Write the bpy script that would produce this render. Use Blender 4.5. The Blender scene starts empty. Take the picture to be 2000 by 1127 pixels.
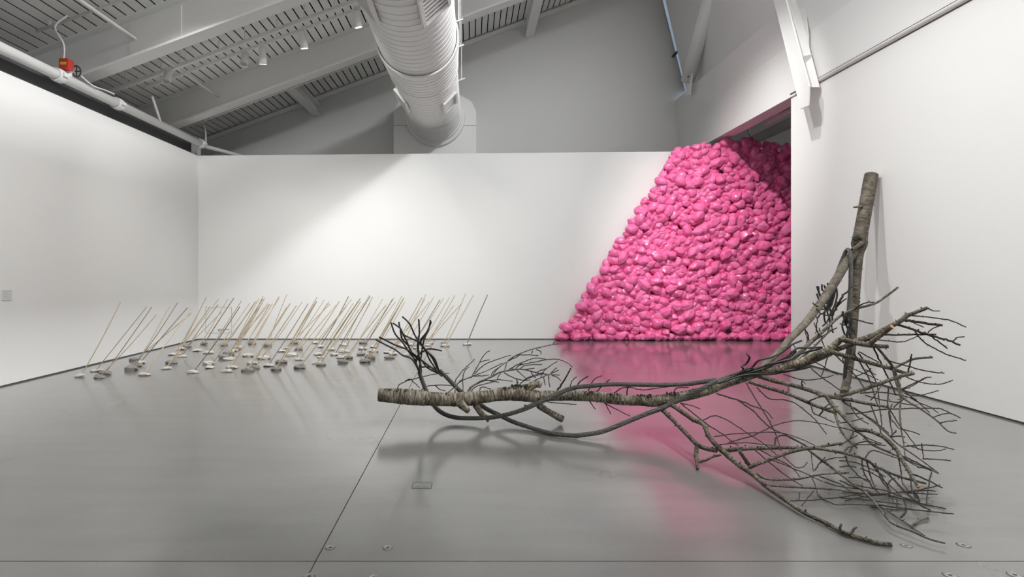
import bpy, bmesh, math, random
import numpy as np
from mathutils import Vector, Matrix, noise

# ------------------------------------------------------------------ camera, world, exposure
SC = bpy.context.scene
COL = SC.collection
F = 1100.0            # focal length in pixels of the 2000 px wide frame
CAMZ = 1.5
VPX, VPY = 920.0, 534.0
cam_data = bpy.data.cameras.new('camera')
cam_data.sensor_width = 36.0
cam_data.lens = F / 2000.0 * 36.0
cam_data.shift_x = (1000.0 - VPX) / 2000.0
cam_data.shift_y = -(563.5 - VPY) / 2000.0
cam_data.clip_start = 0.05
cam = bpy.data.objects.new('camera', cam_data)
COL.objects.link(cam)
cam.location = (0, 0, CAMZ)
cam.rotation_euler = (math.radians(90), 0, 0)
SC.camera = cam

world = bpy.data.worlds.new('sky')
SC.world = world
world.use_nodes = True
world.node_tree.nodes['Background'].inputs[0].default_value = (0.50, 0.62, 0.82, 1)
world.node_tree.nodes['Background'].inputs[1].default_value = 3.0
vs = SC.view_settings
vs.view_transform = 'Standard'
vs.look = 'None'
vs.gamma = 1.0
vs.use_curve_mapping = False
vs.exposure = -0.42
SC.cycles.max_bounces = 10
SC.cycles.diffuse_bounces = 8
SC.cycles.glossy_bounces = 4
SC.cycles.caustics_reflective = False
SC.cycles.caustics_refractive = False
SC.cycles.sample_clamp_indirect = 4.0
# lamps: (where it hangs, where it aims, watts, cone degrees); each is built below as a track head
WATT = 1.0
LAMPS_SHOWN = [((-3.96, 10.7, 5.62), (-4.3, 12.2, 0.3), 210, 70),
               ((-3.19, 10.7, 5.92), (-2.5, 12.2, 0.3), 210, 70),
               ((-2.17, 10.7, 6.32), (-1.0, 12.2, 0.3), 210, 70)]
LAMPS_MORE = [((-4.0, 7.0, 5.6), (-4.2, 12.8, 1.1), 640, 84),
              ((-2.5, 7.2, 5.9), (-1.2, 12.8, 0.2), 600, 66),
              ((1.4, 7.6, 7.5), (1.5, 12.8, 0.0), 480, 52),
              ((2.4, 6.6, 7.7), (5.7, 12.6, 1.6), 2250, 48),
              ((3.4, 8.0, 8.2), (5.3, 12.6, 0.8), 680, 42),  # extra lamp added for more highlights on the bags
              ((-2.0, 6.4, 6.2), (-6.2, 9.0, 0.5), 560, 80),
              ((-1.9, 3.4, 6.2), (-6.2, 6.2, 0.5), 640, 78),
              ((0.9, 6.3, 7.3), (5.5, 8.0, 1.3), 780, 78),
              ((1.0, 4.0, 7.3), (5.5, 5.4, 1.6), 860, 78),
              ((0.9, 1.2, 7.2), (5.5, 2.8, 2.0), 700, 78),
              ((0.6, 3.4, 7.2), (3.2, 5.2, 0.3), 240, 60)]
SIDE_FILL_LAMP = ((9.0, 11.6, 5.2), (7.4, 14.6, 4.9), 40, 130)  # unseen lamp added so the side room is not black
# area lights added to lift the ambient level, before the leaning wall above frame
FILL_W, FILL_COL = 640.0, (0.97, 0.985, 1.0)
for k, y in enumerate((-0.5, 3.4, 7.3)):
    ld = bpy.data.lights.new('added_ambient_light', 'AREA')
    ld.shape = 'RECTANGLE'; ld.size = 3.4; ld.size_y = 0.9
    ld.energy = FILL_W; ld.color = FILL_COL
    lo = bpy.data.objects.new('added_ambient_light', ld)
    COL.objects.link(lo)
    lo.location = (4.72, y, 9.0)
    lo.rotation_euler = Matrix(((0, 0.19612, 0.98058), (-1, 0, 0), (0, -0.98058, 0.19612))).to_euler()


def P(px, py, Z):
    """the point at depth Z metres that the photograph shows at pixel (px, py)"""
    return Vector(((px - VPX) / F * Z, Z, CAMZ - (py - VPY) / F * Z))


def floorZ(py, r=0.0):
    return (CAMZ - r) * F / (py - VPY)


# ------------------------------------------------------------------ helpers
rnd = random.Random(7)


def tag(o, label=None, cat=None, group=None, kind=None):
    if label: o['label'] = label
    if cat: o['category'] = cat
    if group: o['group'] = group
    if kind: o['kind'] = kind
    return o


def world_origin(o):
    v = Vector((0, 0, 0))
    while o is not None:
        v = v + o.location
        o = o.parent
    return v


def link(name, mesh, parent=None, loc=(0, 0, 0)):
    o = bpy.data.objects.new(name, mesh)
    COL.objects.link(o)
    o.location = loc
    if parent is not None:
        o.parent = parent
    return o


def empty(name, loc, parent=None):
    o = link(name, None, parent, loc)
    o.empty_display_size = 0.1
    return o


class MB:
    """collects vertices and faces in world coordinates; build() links ONE mesh object"""

    def __init__(self):
        self.v, self.f, self.uv = [], [], {}
        self.smooth = False
        self.has_uv = False
        self.luv = []

    def box(self, x0, x1, y0, y1, z0, z1):
        b = len(self.v)
        for z in (z0, z1):
            self.v += [(x0, y0, z), (x1, y0, z), (x1, y1, z), (x0, y1, z)]
        self.f += [tuple(b + i for i in q) for q in
                   ((3, 2, 1, 0), (4, 5, 6, 7), (0, 1, 5, 4), (1, 2, 6, 5), (2, 3, 7, 6), (3, 0, 4, 7))]
        return self

    def hexa(self, pts):
        """8 corner points ordered as in box()"""
        b = len(self.v)
        self.v += [tuple(p) for p in pts]
        self.f += [tuple(b + i for i in q) for q in
                   ((3, 2, 1, 0), (4, 5, 6, 7), (0, 1, 5, 4), (1, 2, 6, 5), (2, 3, 7, 6), (3, 0, 4, 7))]
        return self

    def bar(self, a, b, w, h, up=(0, 0, 1)):
        """rectangular bar from a to b, w wide across, h along 'up'"""
        a, b = Vector(a), Vector(b)
        d = (b - a).normalized()
        s = d.cross(Vector(up))
        if s.length < 1e-5:
            s = d.cross(Vector((1, 0, 0)))
        s.normalize()
        u = s.cross(d).normalized()
        s, u = s * w / 2, u * h / 2
        return self.hexa([a - s - u, a + s - u, b + s - u, b - s - u, a - s + u, a + s + u, b + s + u, b - s + u])

    def tube(self, pts, radii, n=8, caps=True, bump=0.0, seed=0.0, v0=0.0):
        pts = [Vector(p) for p in pts]
        m = len(pts)
        if not hasattr(radii, '__len__'):
            radii = [radii] * m
        base = len(self.v)
        t = (pts[1] - pts[0]).normalized()
        ref = Vector((0, 0, 1)) if abs(t.z) < 0.9 else Vector((1, 0, 0))
        s = t.cross(ref).normalized()
        run = v0
        rows = []
        for i in range(m):
            if i == 0: t2 = (pts[1] - pts[0])
            elif i == m - 1: t2 = (pts[-1] - pts[-2])
            else: t2 = (pts[i + 1] - pts[i - 1])
            if t2.length < 1e-9: t2 = t
            t2 = t2.normalized()
            s = (s - t2 * s.dot(t2))
            if s.length < 1e-6:
                s = t2.cross(Vector((0.3, 0.5, 0.8)))
            s.normalize()
            u = t2.cross(s)
            if i: run += (pts[i] - pts[i - 1]).length
            rows.append(run)
            for k in range(n):
                a = 2 * math.pi * k / n
                d = s * math.cos(a) + u * math.sin(a)
                r = radii[i]
                if bump:
                    q = pts[i] + d * r
                    r *= 1 + bump * (noise.noise(q * 22 + Vector((seed, 0, 0))) * 0.7 + noise.noise(q * 60) * 0.5)
                self.v.append(tuple(pts[i] + d * r))
        self.has_uv = True
        for i in range(m - 1):
            for k in range(n):
                k2 = (k + 1) % n
                self.f.append((base + i * n + k, base + i * n + k2, base + (i + 1) * n + k2, base + (i + 1) * n + k))
                self.luv.append((len(self.f) - 1, ((k / n, rows[i]), ((k + 1) / n, rows[i]),
                                                   ((k + 1) / n, rows[i + 1]), (k / n, rows[i + 1]))))
        if caps:
            self.f.append(tuple(base + k for k in reversed(range(n))))
            self.f.append(tuple(base + (m - 1) * n + k for k in range(n)))
        return self

    def lathe(self, axis0, axdir, prof, n=32, caps=False):
        """prof: list of (distance along axis, radius)"""
        a = Vector(axdir).normalized()
        ref = Vector((0, 0, 1)) if abs(a.z) < 0.9 else Vector((1, 0, 0))
        s = a.cross(ref).normalized()
        u = a.cross(s)
        base = len(self.v)
        o = Vector(axis0)
        for (t, r) in prof:
            for k in range(n):
                g = 2 * math.pi * k / n
                self.v.append(tuple(o + a * t + (s * math.cos(g) + u * math.sin(g)) * r))
        for i in range(len(prof) - 1):
            for k in range(n):
                k2 = (k + 1) % n
                self.f.append((base + i * n + k, base + i * n + k2, base + (i + 1) * n + k2, base + (i + 1) * n + k))
        if caps:
            self.f.append(tuple(base + k for k in reversed(range(n))))
            self.f.append(tuple(base + (len(prof) - 1) * n + k for k in range(n)))
        return self

    def mesh(self, name, mat, origin=(0, 0, 0), smooth=False, angle=None):
        o = Vector(origin)
        me = bpy.data.meshes.new(name)
        me.from_pydata([tuple(Vector(p) - o) for p in self.v], [], self.f)
        if self.has_uv:
            uvl = me.uv_layers.new(name='UVMap')
            for fi, uvs in self.luv:
                st = me.polygons[fi].loop_start
                for j, q in enumerate(uvs):
                    uvl.data[st + j].uv = q
        if mat is not None:
            for m in (mat if isinstance(mat, (list, tuple)) else [mat]):
                me.materials.append(m)
        if smooth:
            me.polygons.foreach_set('use_smooth', [True] * len(me.polygons))
            if angle:
                me.set_sharp_from_angle(angle=math.radians(angle))
        me.update()
        return me

    def build(self, name, mat, parent=None, origin=None, smooth=False, angle=None):
        """origin: world position of the object (default: the parent's, else the world's)"""
        if origin is None:
            org = world_origin(parent) if parent is not None else Vector((0, 0, 0))
        else:
            org = Vector(origin)
        me = self.mesh(name, mat, org, smooth, angle)
        loc = org - (world_origin(parent) if parent is not None else Vector((0, 0, 0)))
        return link(name, me, parent, loc)


def catmull(pts, seg):
    """resample a list of tuples (any length) with a Catmull-Rom spline"""
    out = []
    n = len(pts)
    if n == 2:
        return [tuple(a + (b - a) * i / seg for a, b in zip(*pts)) for i in range(seg + 1)]
    for i in range(n - 1):
        p0 = pts[max(i - 1, 0)]; p1 = pts[i]; p2 = pts[i + 1]; p3 = pts[min(i + 2, n - 1)]
        for j in range(seg):
            t = j / seg
            out.append(tuple(0.5 * ((2 * b) + (-a + c) * t + (2 * a - 5 * b + 4 * c - d) * t * t +
                                    (-a + 3 * b - 3 * c + d) * t ** 3) for a, b, c, d in zip(p0, p1, p2, p3)))
    out.append(tuple(pts[-1]))
    return out


# ------------------------------------------------------------------ materials
def new_mat(name, color, rough=0.7, metal=0.0, spec=0.5, bump=0.0, bscale=60.0, vary=0.0, vscale=3.0):
    m = bpy.data.materials.new(name)
    m.use_nodes = True
    nt = m.node_tree
    b = nt.nodes['Principled BSDF']
    b.inputs['Base Color'].default_value = (*color, 1)
    b.inputs['Roughness'].default_value = rough
    b.inputs['Metallic'].default_value = metal
    b.inputs['Specular IOR Level'].default_value = spec
    tc = nt.nodes.new('ShaderNodeTexCoord')
    if vary:
        nz = nt.nodes.new('ShaderNodeTexNoise')
        nz.inputs['Scale'].default_value = vscale
        nz.inputs['Detail'].default_value = 6
        nt.links.new(tc.outputs['Object'], nz.inputs['Vector'])
        mx = nt.nodes.new('ShaderNodeMix'); mx.data_type = 'RGBA'
        mx.inputs[6].default_value = (*[c * (1 - vary) for c in color], 1)
        mx.inputs[7].default_value = (*[min(1, c * (1 + vary)) for c in color], 1)
        nt.links.new(nz.outputs['Fac'], mx.inputs[0])
        nt.links.new(mx.outputs[2], b.inputs['Base Color'])
    if bump:
        nz = nt.nodes.new('ShaderNodeTexNoise')
        nz.inputs['Scale'].default_value = bscale
        nz.inputs['Detail'].default_value = 4
        nt.links.new(tc.outputs['Object'], nz.inputs['Vector'])
        bp = nt.nodes.new('ShaderNodeBump')
        bp.inputs['Strength'].default_value = bump
        bp.inputs['Distance'].default_value = 0.01
        nt.links.new(nz.outputs['Fac'], bp.inputs['Height'])
        nt.links.new(bp.outputs['Normal'], b.inputs['Normal'])
    return m


def ramp(nt, fac, stops):
    r = nt.nodes.new('ShaderNodeValToRGB')
    e = r.color_ramp.elements
    e[0].position, e[0].color = stops[0][0], (*stops[0][1], 1)
    e[1].position, e[1].color = stops[-1][0], (*stops[-1][1], 1)
    for p, c in stops[1:-1]:
        x = e.new(p); x.color = (*c, 1)
    nt.links.new(fac, r.inputs[0])
    return r.outputs[0]


def floor_material():
    m = bpy.data.materials.new('polished_concrete')
    m.use_nodes = True
    nt = m.node_tree; N = nt.nodes; L = nt.links
    b = N['Principled BSDF']
    g = N.new('ShaderNodeNewGeometry')
    n1 = N.new('ShaderNodeTexNoise'); n1.inputs['Scale'].default_value = 0.9; n1.inputs['Detail'].default_value = 8
    n1.inputs['Roughness'].default_value = 0.5; n1.inputs['Distortion'].default_value = 0.3
    n2 = N.new('ShaderNodeTexNoise'); n2.inputs['Scale'].default_value = 55; n2.inputs['Detail'].default_value = 5
    for n in (n1, n2):
        L.new(g.outputs['Position'], n.inputs['Vector'])
    mixf = N.new('ShaderNodeMath'); mixf.operation = 'MULTIPLY_ADD'
    L.new(n2.outputs['Fac'], mixf.inputs[0]); mixf.inputs[1].default_value = 0.22
    L.new(n1.outputs['Fac'], mixf.inputs[2])
    mp = N.new('ShaderNodeMapping'); mp.inputs['Scale'].default_value = (0.7, 5.0, 1.0)
    n3 = N.new('ShaderNodeTexNoise'); n3.inputs['Scale'].default_value = 1.3; n3.inputs['Detail'].default_value = 5
    L.new(g.outputs['Position'], mp.inputs[0]); L.new(mp.outputs[0], n3.inputs['Vector'])
    add3 = N.new('ShaderNodeMath'); add3.operation = 'MULTIPLY_ADD'; add3.inputs[1].default_value = 0.35
    L.new(n3.outputs['Fac'], add3.inputs[0]); L.new(mixf.outputs[0], add3.inputs[2])
    sub = N.new('ShaderNodeMath'); sub.operation = 'SUBTRACT'; sub.inputs[1].default_value = 0.175
    L.new(add3.outputs[0], sub.inputs[0])
    col = ramp(nt, sub.outputs[0], [(0.36, (0.118, 0.116, 0.109)), (0.62, (0.155, 0.152, 0.144)), (0.90, (0.20, 0.196, 0.186))])
    L.new(col, b.inputs['Base Color'])
    rr = N.new('ShaderNodeMapRange')
    L.new(n1.outputs['Fac'], rr.inputs[0])
    rr.inputs[1].default_value = 0.3; rr.inputs[2].default_value = 0.7
    rr.inputs[3].default_value = 0.26; rr.inputs[4].default_value = 0.34
    L.new(rr.outputs[0], b.inputs['Roughness'])
    b.inputs['IOR'].default_value = 1.5
    b.inputs['Coat Weight'].default_value = 0.9
    b.inputs['Coat Roughness'].default_value = 0.125
    b.inputs['Coat IOR'].default_value = 1.55
    bp = N.new('ShaderNodeBump'); bp.inputs['Strength'].default_value = 0.05; bp.inputs['Distance'].default_value = 0.004
    L.new(n2.outputs['Fac'], bp.inputs['Height'])
    L.new(bp.outputs['Normal'], b.inputs['Normal'])
    return m


def bark_material(name, dark, mid, light, ring=1.0, moss=0.0):
    m = bpy.data.materials.new(name)
    m.use_nodes = True
    nt = m.node_tree; N = nt.nodes; L = nt.links
    b = N['Principled BSDF']
    uv = N.new('ShaderNodeUVMap')
    mp = N.new('ShaderNodeMapping')
    mp.inputs['Scale'].default_value = (2.6, 34.0 * ring, 1.0)
    L.new(uv.outputs[0], mp.inputs[0])
    n1 = N.new('ShaderNodeTexNoise'); n1.inputs['Scale'].default_value = 1.6; n1.inputs['Detail'].default_value = 5
    n1.inputs['Roughness'].default_value = 0.65; n1.inputs['Distortion'].default_value = 0.35
    L.new(mp.outputs[0], n1.inputs['Vector'])
    g = N.new('ShaderNodeNewGeometry')
    n2 = N.new('ShaderNodeTexNoise'); n2.inputs['Scale'].default_value = 9; n2.inputs['Detail'].default_value = 6
    L.new(g.outputs['Position'], n2.inputs['Vector'])
    add = N.new('ShaderNodeMath'); add.operation = 'MULTIPLY_ADD'
    L.new(n2.outputs['Fac'], add.inputs[0]); add.inputs[1].default_value = 0.45
    L.new(n1.outputs['Fac'], add.inputs[2])
    col = ramp(nt, add.outputs[0], [(0.50, dark), (0.68, mid), (0.92, light)])
    if moss:
        n3 = N.new('ShaderNodeTexNoise'); n3.inputs['Scale'].default_value = 5.5; n3.inputs['Detail'].default_value = 5
        L.new(g.outputs['Position'], n3.inputs['Vector'])
        mr = N.new('ShaderNodeMapRange'); mr.inputs[1].default_value = 0.60; mr.inputs[2].default_value = 0.68
        L.new(n3.outputs['Fac'], mr.inputs[0])
        mul = N.new('ShaderNodeMath'); mul.operation = 'MULTIPLY'; mul.inputs[1].default_value = moss
        L.new(mr.outputs[0], mul.inputs[0])
        mx = N.new('ShaderNodeMix'); mx.data_type = 'RGBA'
        L.new(mul.outputs[0], mx.inputs[0]); L.new(col, mx.inputs[6])
        mx.inputs[7].default_value = (0.035, 0.035, 0.017, 1)
        col = mx.outputs[2]
    L.new(col, b.inputs['Base Color'])
    b.inputs['Roughness'].default_value = 0.72
    b.inputs['Specular IOR Level'].default_value = 0.3
    bp = N.new('ShaderNodeBump'); bp.inputs['Strength'].default_value = 0.9; bp.inputs['Distance'].default_value = 0.008
    L.new(add.outputs[0], bp.inputs['Height'])
    L.new(bp.outputs['Normal'], b.inputs['Normal'])
    return m


def bag_material():
    """thin glossy film: lit through from behind, with a clear sheen on top"""
    m = bpy.data.materials.new('pink_plastic_film')
    m.use_nodes = True
    nt = m.node_tree; N = nt.nodes; L = nt.links
    N.remove(N['Principled BSDF'])
    g = N.new('ShaderNodeNewGeometry')
    n1 = N.new('ShaderNodeTexNoise'); n1.inputs['Scale'].default_value = 4.5; n1.inputs['Detail'].default_value = 2
    L.new(g.outputs['Position'], n1.inputs['Vector'])
    col = ramp(nt, n1.outputs['Fac'], [(0.3, (0.985, 0.15, 0.40)), (0.7, (0.99, 0.23, 0.50))])
    n2 = N.new('ShaderNodeTexNoise'); n2.inputs['Scale'].default_value = 15; n2.inputs['Detail'].default_value = 2
    n2.inputs['Distortion'].default_value = 1.6
    L.new(g.outputs['Position'], n2.inputs['Vector'])
    bp = N.new('ShaderNodeBump'); bp.inputs['Strength'].default_value = 0.35; bp.inputs['Distance'].default_value = 0.025
    L.new(n2.outputs['Fac'], bp.inputs['Height'])
    df = N.new('ShaderNodeBsdfDiffuse'); tr = N.new('ShaderNodeBsdfTranslucent'); gl = N.new('ShaderNodeBsdfGlossy')
    for x in (df, tr): L.new(col, x.inputs['Color'])
    gl.inputs['Color'].default_value = (1, 0.93, 0.97, 1)
    gl.inputs['Roughness'].default_value = 0.11
    for x in (df, gl): L.new(bp.outputs['Normal'], x.inputs['Normal'])
    m1 = N.new('ShaderNodeMixShader'); m1.inputs[0].default_value = 0.15
    L.new(df.outputs[0], m1.inputs[1]); L.new(tr.outputs[0], m1.inputs[2])
    fr = N.new('ShaderNodeFresnel'); fr.inputs['IOR'].default_value = 1.55
    L.new(bp.outputs['Normal'], fr.inputs['Normal'])
    m2 = N.new('ShaderNodeMixShader')
    L.new(fr.outputs[0], m2.inputs[0]); L.new(m1.outputs[0], m2.inputs[1]); L.new(gl.outputs[0], m2.inputs[2])
    out = [n for n in N if n.type == 'OUTPUT_MATERIAL'][0]
    L.new(m2.outputs[0], out.inputs[0])
    return m


def glow_material(name, color, strength):
    m = bpy.data.materials.new(name)
    m.use_nodes = True
    b = m.node_tree.nodes['Principled BSDF']
    b.inputs['Base Color'].default_value = (0.8, 0.8, 0.8, 1)
    b.inputs['Emission Color'].default_value = (*color, 1)
    b.inputs['Emission Strength'].default_value = strength
    return m


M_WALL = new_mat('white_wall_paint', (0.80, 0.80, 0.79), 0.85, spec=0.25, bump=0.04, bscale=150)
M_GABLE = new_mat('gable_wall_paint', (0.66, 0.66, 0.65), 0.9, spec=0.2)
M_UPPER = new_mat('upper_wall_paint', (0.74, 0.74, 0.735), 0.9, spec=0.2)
M_DECK = new_mat('deck_paint', (0.82, 0.82, 0.81), 0.7, spec=0.3, vary=0.03, vscale=1.5)
M_STEEL = new_mat('white_steel_paint', (0.80, 0.80, 0.79), 0.5, spec=0.4)
M_DUCT = new_mat('duct_paint', (0.80, 0.80, 0.79), 0.42, spec=0.5)
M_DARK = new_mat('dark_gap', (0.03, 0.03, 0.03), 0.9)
M_GROOVE = new_mat('groove_shadow_void', (0.012, 0.012, 0.012), 1.0, spec=0.0)
M_CHANNEL = new_mat('dark_grey_channel', (0.075, 0.078, 0.08), 0.7)
M_GREYM = new_mat('grey_metal', (0.35, 0.35, 0.35), 0.4, metal=0.6)
M_REVEAL = new_mat('base_reveal', (0.11, 0.108, 0.10), 0.8)
M_FLOOR = floor_material()
M_JOINT = new_mat('joint_filler', (0.05, 0.042, 0.033), 0.9)
M_BARK = bark_material('cherry_bark', (0.016, 0.0125, 0.009), (0.092, 0.075, 0.053), (0.40, 0.355, 0.275), 1.0, 0.6)
M_BARK2 = bark_material('branch_bark', (0.012, 0.009, 0.007), (0.052, 0.042, 0.031), (0.25, 0.222, 0.17), 1.3, 0.35)
M_BARKUP = bark_material('upright_bark', (0.016, 0.012, 0.009), (0.070, 0.058, 0.045), (0.22, 0.19, 0.15), 1.4, 0.35)
M_TWIG = new_mat('twig_bark', (0.027, 0.021, 0.016), 0.75, spec=0.3, vary=0.5, vscale=14)
M_CUT = new_mat('cut_wood', (0.30, 0.225, 0.13), 0.8, vary=0.35, vscale=30)
M_CUTFRESH = new_mat('fresh_cut_wood', (0.42, 0.17, 0.055), 0.7, vary=0.3, vscale=30)
M_MOSS = new_mat('dark_moss', (0.030, 0.032, 0.014), 1.0, bump=1.0, bscale=90, vary=0.4, vscale=40)
M_ROPE = new_mat('greased_wire', (0.075, 0.075, 0.067), 0.45, metal=0.3, bump=0.25, bscale=300, vary=0.4, vscale=30)
M_STRAND = new_mat('loose_wire', (0.020, 0.020, 0.018), 0.5, metal=0.2, vary=0.4, vscale=20)
M_REED = [new_mat('reed_tan', (0.50, 0.39, 0.245), 0.6, vary=0.25, vscale=9),
          new_mat('reed_pale', (0.68, 0.56, 0.39), 0.6, vary=0.2, vscale=9),
          new_mat('reed_brown', (0.27, 0.21, 0.14), 0.6, vary=0.3, vscale=9)]
M_PALE = new_mat('pale_plaster', (0.62, 0.60, 0.56), 0.9, bump=0.6, bscale=35, vary=0.25, vscale=12)
M_STONE = new_mat('grey_stone', (0.33, 0.31, 0.285), 0.9, bump=0.7, bscale=35, vary=0.45, vscale=14)
M_BAG = bag_material()
M_RED = new_mat('red_paint', (0.50, 0.035, 0.025), 0.45)
M_YELLOW = new_mat('yellow_paint', (0.65, 0.42, 0.04), 0.5)
M_BLACK = new_mat('black_iron', (0.015, 0.015, 0.015), 0.5)
M_LENS = glow_material('lamp_lens', (1.0, 0.97, 0.92), 14.0)
M_LENSOFF = new_mat('lamp_lens_off', (0.5, 0.5, 0.5), 0.3)
M_CARD = new_mat('label_card', (0.66, 0.66, 0.66), 0.7)
M_FAINT = new_mat('faint_print', (0.50, 0.50, 0.50), 0.8)
M_INK = new_mat('ink', (0.10, 0.10, 0.10), 0.8)
M_STEELBARE = new_mat('bare_steel', (0.42, 0.42, 0.41), 0.32, metal=0.85)
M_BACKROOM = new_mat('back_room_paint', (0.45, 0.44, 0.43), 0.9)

# ------------------------------------------------------------------ the room
ZB, ZG, ZR = 12.80, 14.94, -4.5          # back partition, gable wall, wall behind the camera
XL, XR = -6.20, 5.50                     # left and right partitions
ROOF0, ROOFS = 7.71, 0.37                # underside of the roof deck: z = ROOF0 + ROOFS * x


def roof(x):
    return ROOF0 + ROOFS * x


def struct(name, mb, mat, parent=None, smooth=False):
    o = mb.build(name, mat, parent, smooth=smooth)
    if parent is None:
        o['kind'] = 'structure'
    return o


# floor: slabs with recessed joints
fl = struct('floor', MB().box(-7.8, 12.2, ZR - 0.2, ZG + 0.2, -0.30, -0.012), M_JOINT)
JX, JZ, g = -0.81, 2.935, 0.0035
for (x0, x1) in ((-7.8, JX - g), (JX + g, 12.2)):
    for (y0, y1) in ((ZR - 0.2, JZ - g), (JZ + g, ZG + 0.2)):
        struct('floor_slab', MB().box(x0, x1, y0, y1, -0.10, 0.0), M_FLOOR, fl)

REV = 0.018
# left partition
wl = struct('wall_left', MB().box(XL - 0.14, XL, ZR, ZB, REV, 4.17), M_WALL)
struct('baseboard_left', MB().box(XL - 0.14, XL - 0.012, ZR, ZB, 0.0, REV), M_REVEAL)
# back partition, its top rising a little to the right
zt0, zt1 = 4.175, 4.30
struct('wall_back', MB().hexa([(XL - 0.14, ZB, REV), (8.3, ZB, REV), (8.3, ZB + 0.14, REV), (XL - 0.14, ZB + 0.14, REV),
                               (XL - 0.14, ZB, zt0), (8.3, ZB, zt1), (8.3, ZB + 0.14, zt1), (XL - 0.14, ZB + 0.14, zt0)]), M_WALL)
struct('baseboard_back', MB().box(XL - 0.14, 8.3, ZB + 0.012, ZB + 0.14, 0.0, REV), M_REVEAL)
# right partition
YE = 9.68
struct('wall_right', MB().box(XR, XR + 0.22, ZR, YE, REV, 4.50), M_WALL)
struct('baseboard_right', MB().box(XR + 0.012, XR + 0.208, ZR, YE - 0.012, 0.0, REV), M_REVEAL)
# header and upper right wall, in two bands, then the leaning wall under the roof
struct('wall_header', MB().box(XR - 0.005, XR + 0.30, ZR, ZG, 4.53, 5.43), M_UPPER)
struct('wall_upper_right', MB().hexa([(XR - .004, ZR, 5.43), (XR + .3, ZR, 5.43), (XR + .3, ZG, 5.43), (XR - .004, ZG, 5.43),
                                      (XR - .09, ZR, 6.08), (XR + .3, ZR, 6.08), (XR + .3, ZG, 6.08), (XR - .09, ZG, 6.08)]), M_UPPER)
t0, t1 = (XR + 0.12, 6.08), (4.80, 9.62)
struct('wall_clerestory', MB().hexa([(t0[0], ZR, t0[1]), (t0[0] + 0.1, ZR, t0[1]), (t0[0] + 0.1, ZG - 0.34, t0[1]), (t0[0], ZG - 0.34, t0[1]),
                                     (t1[0], ZR, t1[1]), (t1[0] + 0.1, ZR, t1[1]), (t1[0] + 0.1, ZG - 0.34, t1[1]), (t1[0], ZG - 0.34, t1[1])]), M_UPPER)
win = struct('window_1', MB().hexa([(t0[0] + .05, ZG - 0.34, t0[1] + .25), (t0[0] + .06, ZG - 0.34, t0[1] + .25), (t0[0] + .06, ZG, t0[1] + .25), (t0[0] + .05, ZG, t0[1] + .25),
                                    (t1[0] + .05, ZG - 0.34, t1[1]), (t1[0] + .06, ZG - 0.34, t1[1]), (t1[0] + .06, ZG, t1[1]), (t1[0] + .05, ZG, t1[1])]), None)
gm = bpy.data.materials.new('window_glass'); gm.use_nodes = True
gb = gm.node_tree.nodes['Principled BSDF']
gb.inputs['Transmission Weight'].default_value = 1.0; gb.inputs['Roughness'].default_value = 0.0; gb.inputs['IOR'].default_value = 1.02
win.data.materials.append(gm)
k = 0.33   # mullion crossing the strip of glass
xa = t0[0] + (t1[0] - t0[0]) * k; za = t0[1] + (t1[1] - t0[1]) * k
struct('window_frame', MB().bar((t0[0] + .03, ZG - 0.33, t0[1] + .25), (t1[0] + .03, ZG - 0.33, t1[1]), 0.05, 0.05)
       .bar((xa, ZG - 0.34, za), (xa, ZG, za), 0.05, 0.05), M_CHANNEL, win)
# unseen strip windows, added behind the ambient area lights to give them a source
for k, y in enumerate((-0.5, 3.4, 7.3)):
    w_ = struct('window_%d' % (k + 2), MB().box(4.86, 4.88, y - 1.7, y + 1.7, 8.55, 9.45), gm)
    for (ya, yb, za_, zb_) in ((y - 1.75, y + 1.75, 8.50, 8.56), (y - 1.75, y + 1.75, 9.44, 9.5), (y - 1.75, y - 1.69, 8.5, 9.5), (y + 1.69, y + 1.75, 8.5, 9.5)):
        struct('window_frame', MB().box(4.84, 4.92, ya, yb, za_, zb_), M_STEEL, w_)
# gable wall behind the partition, outer left wall, wall behind the camera
gz = ZG
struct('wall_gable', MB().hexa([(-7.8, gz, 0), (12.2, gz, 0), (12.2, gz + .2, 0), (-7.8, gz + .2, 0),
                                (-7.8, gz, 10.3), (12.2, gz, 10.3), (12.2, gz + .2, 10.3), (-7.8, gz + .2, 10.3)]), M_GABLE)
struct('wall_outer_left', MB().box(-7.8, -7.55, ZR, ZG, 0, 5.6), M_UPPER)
struct('wall_rear', MB().box(-7.8, 12.2, ZR - 0.2, ZR, 0, 10.3), M_WALL)
# room beyond the opening
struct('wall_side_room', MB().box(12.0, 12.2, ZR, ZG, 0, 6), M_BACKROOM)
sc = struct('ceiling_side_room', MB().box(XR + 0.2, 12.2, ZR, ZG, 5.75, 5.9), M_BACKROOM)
# roof: boards with open joints under a dark backing
rf = struct('ceiling', MB().hexa([(-7.8, ZR, roof(-7.8) + .05), (5.0, ZR, roof(5.0) + .05), (5.0, ZG, roof(5.0) + .05), (-7.8, ZG, roof(-7.8) + .05),
                                  (-7.8, ZR, roof(-7.8) + .2), (5.0, ZR, roof(5.0) + .2), (5.0, ZG, roof(5.0) + .2), (-7.8, ZG, roof(-7.8) + .2)]), M_GROOVE)
pitch, gap = 0.1575, 0.026
nb = int((5.0 + 7.75) / pitch)
bw = pitch - gap
bmesh_ = MB().hexa([(0, ZR, 0), (bw, ZR, bw * ROOFS), (bw, ZG, bw * ROOFS), (0, ZG, 0),
                    (0, ZR, .012), (bw, ZR, bw * ROOFS + .012), (bw, ZG, bw * ROOFS + .012), (0, ZG, .012)]).mesh('deck_board', M_DECK)
for i in range(nb):
    x = -7.75 + i * pitch
    link('deck_board', bmesh_, rf, (x, 0, roof(x)))


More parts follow.
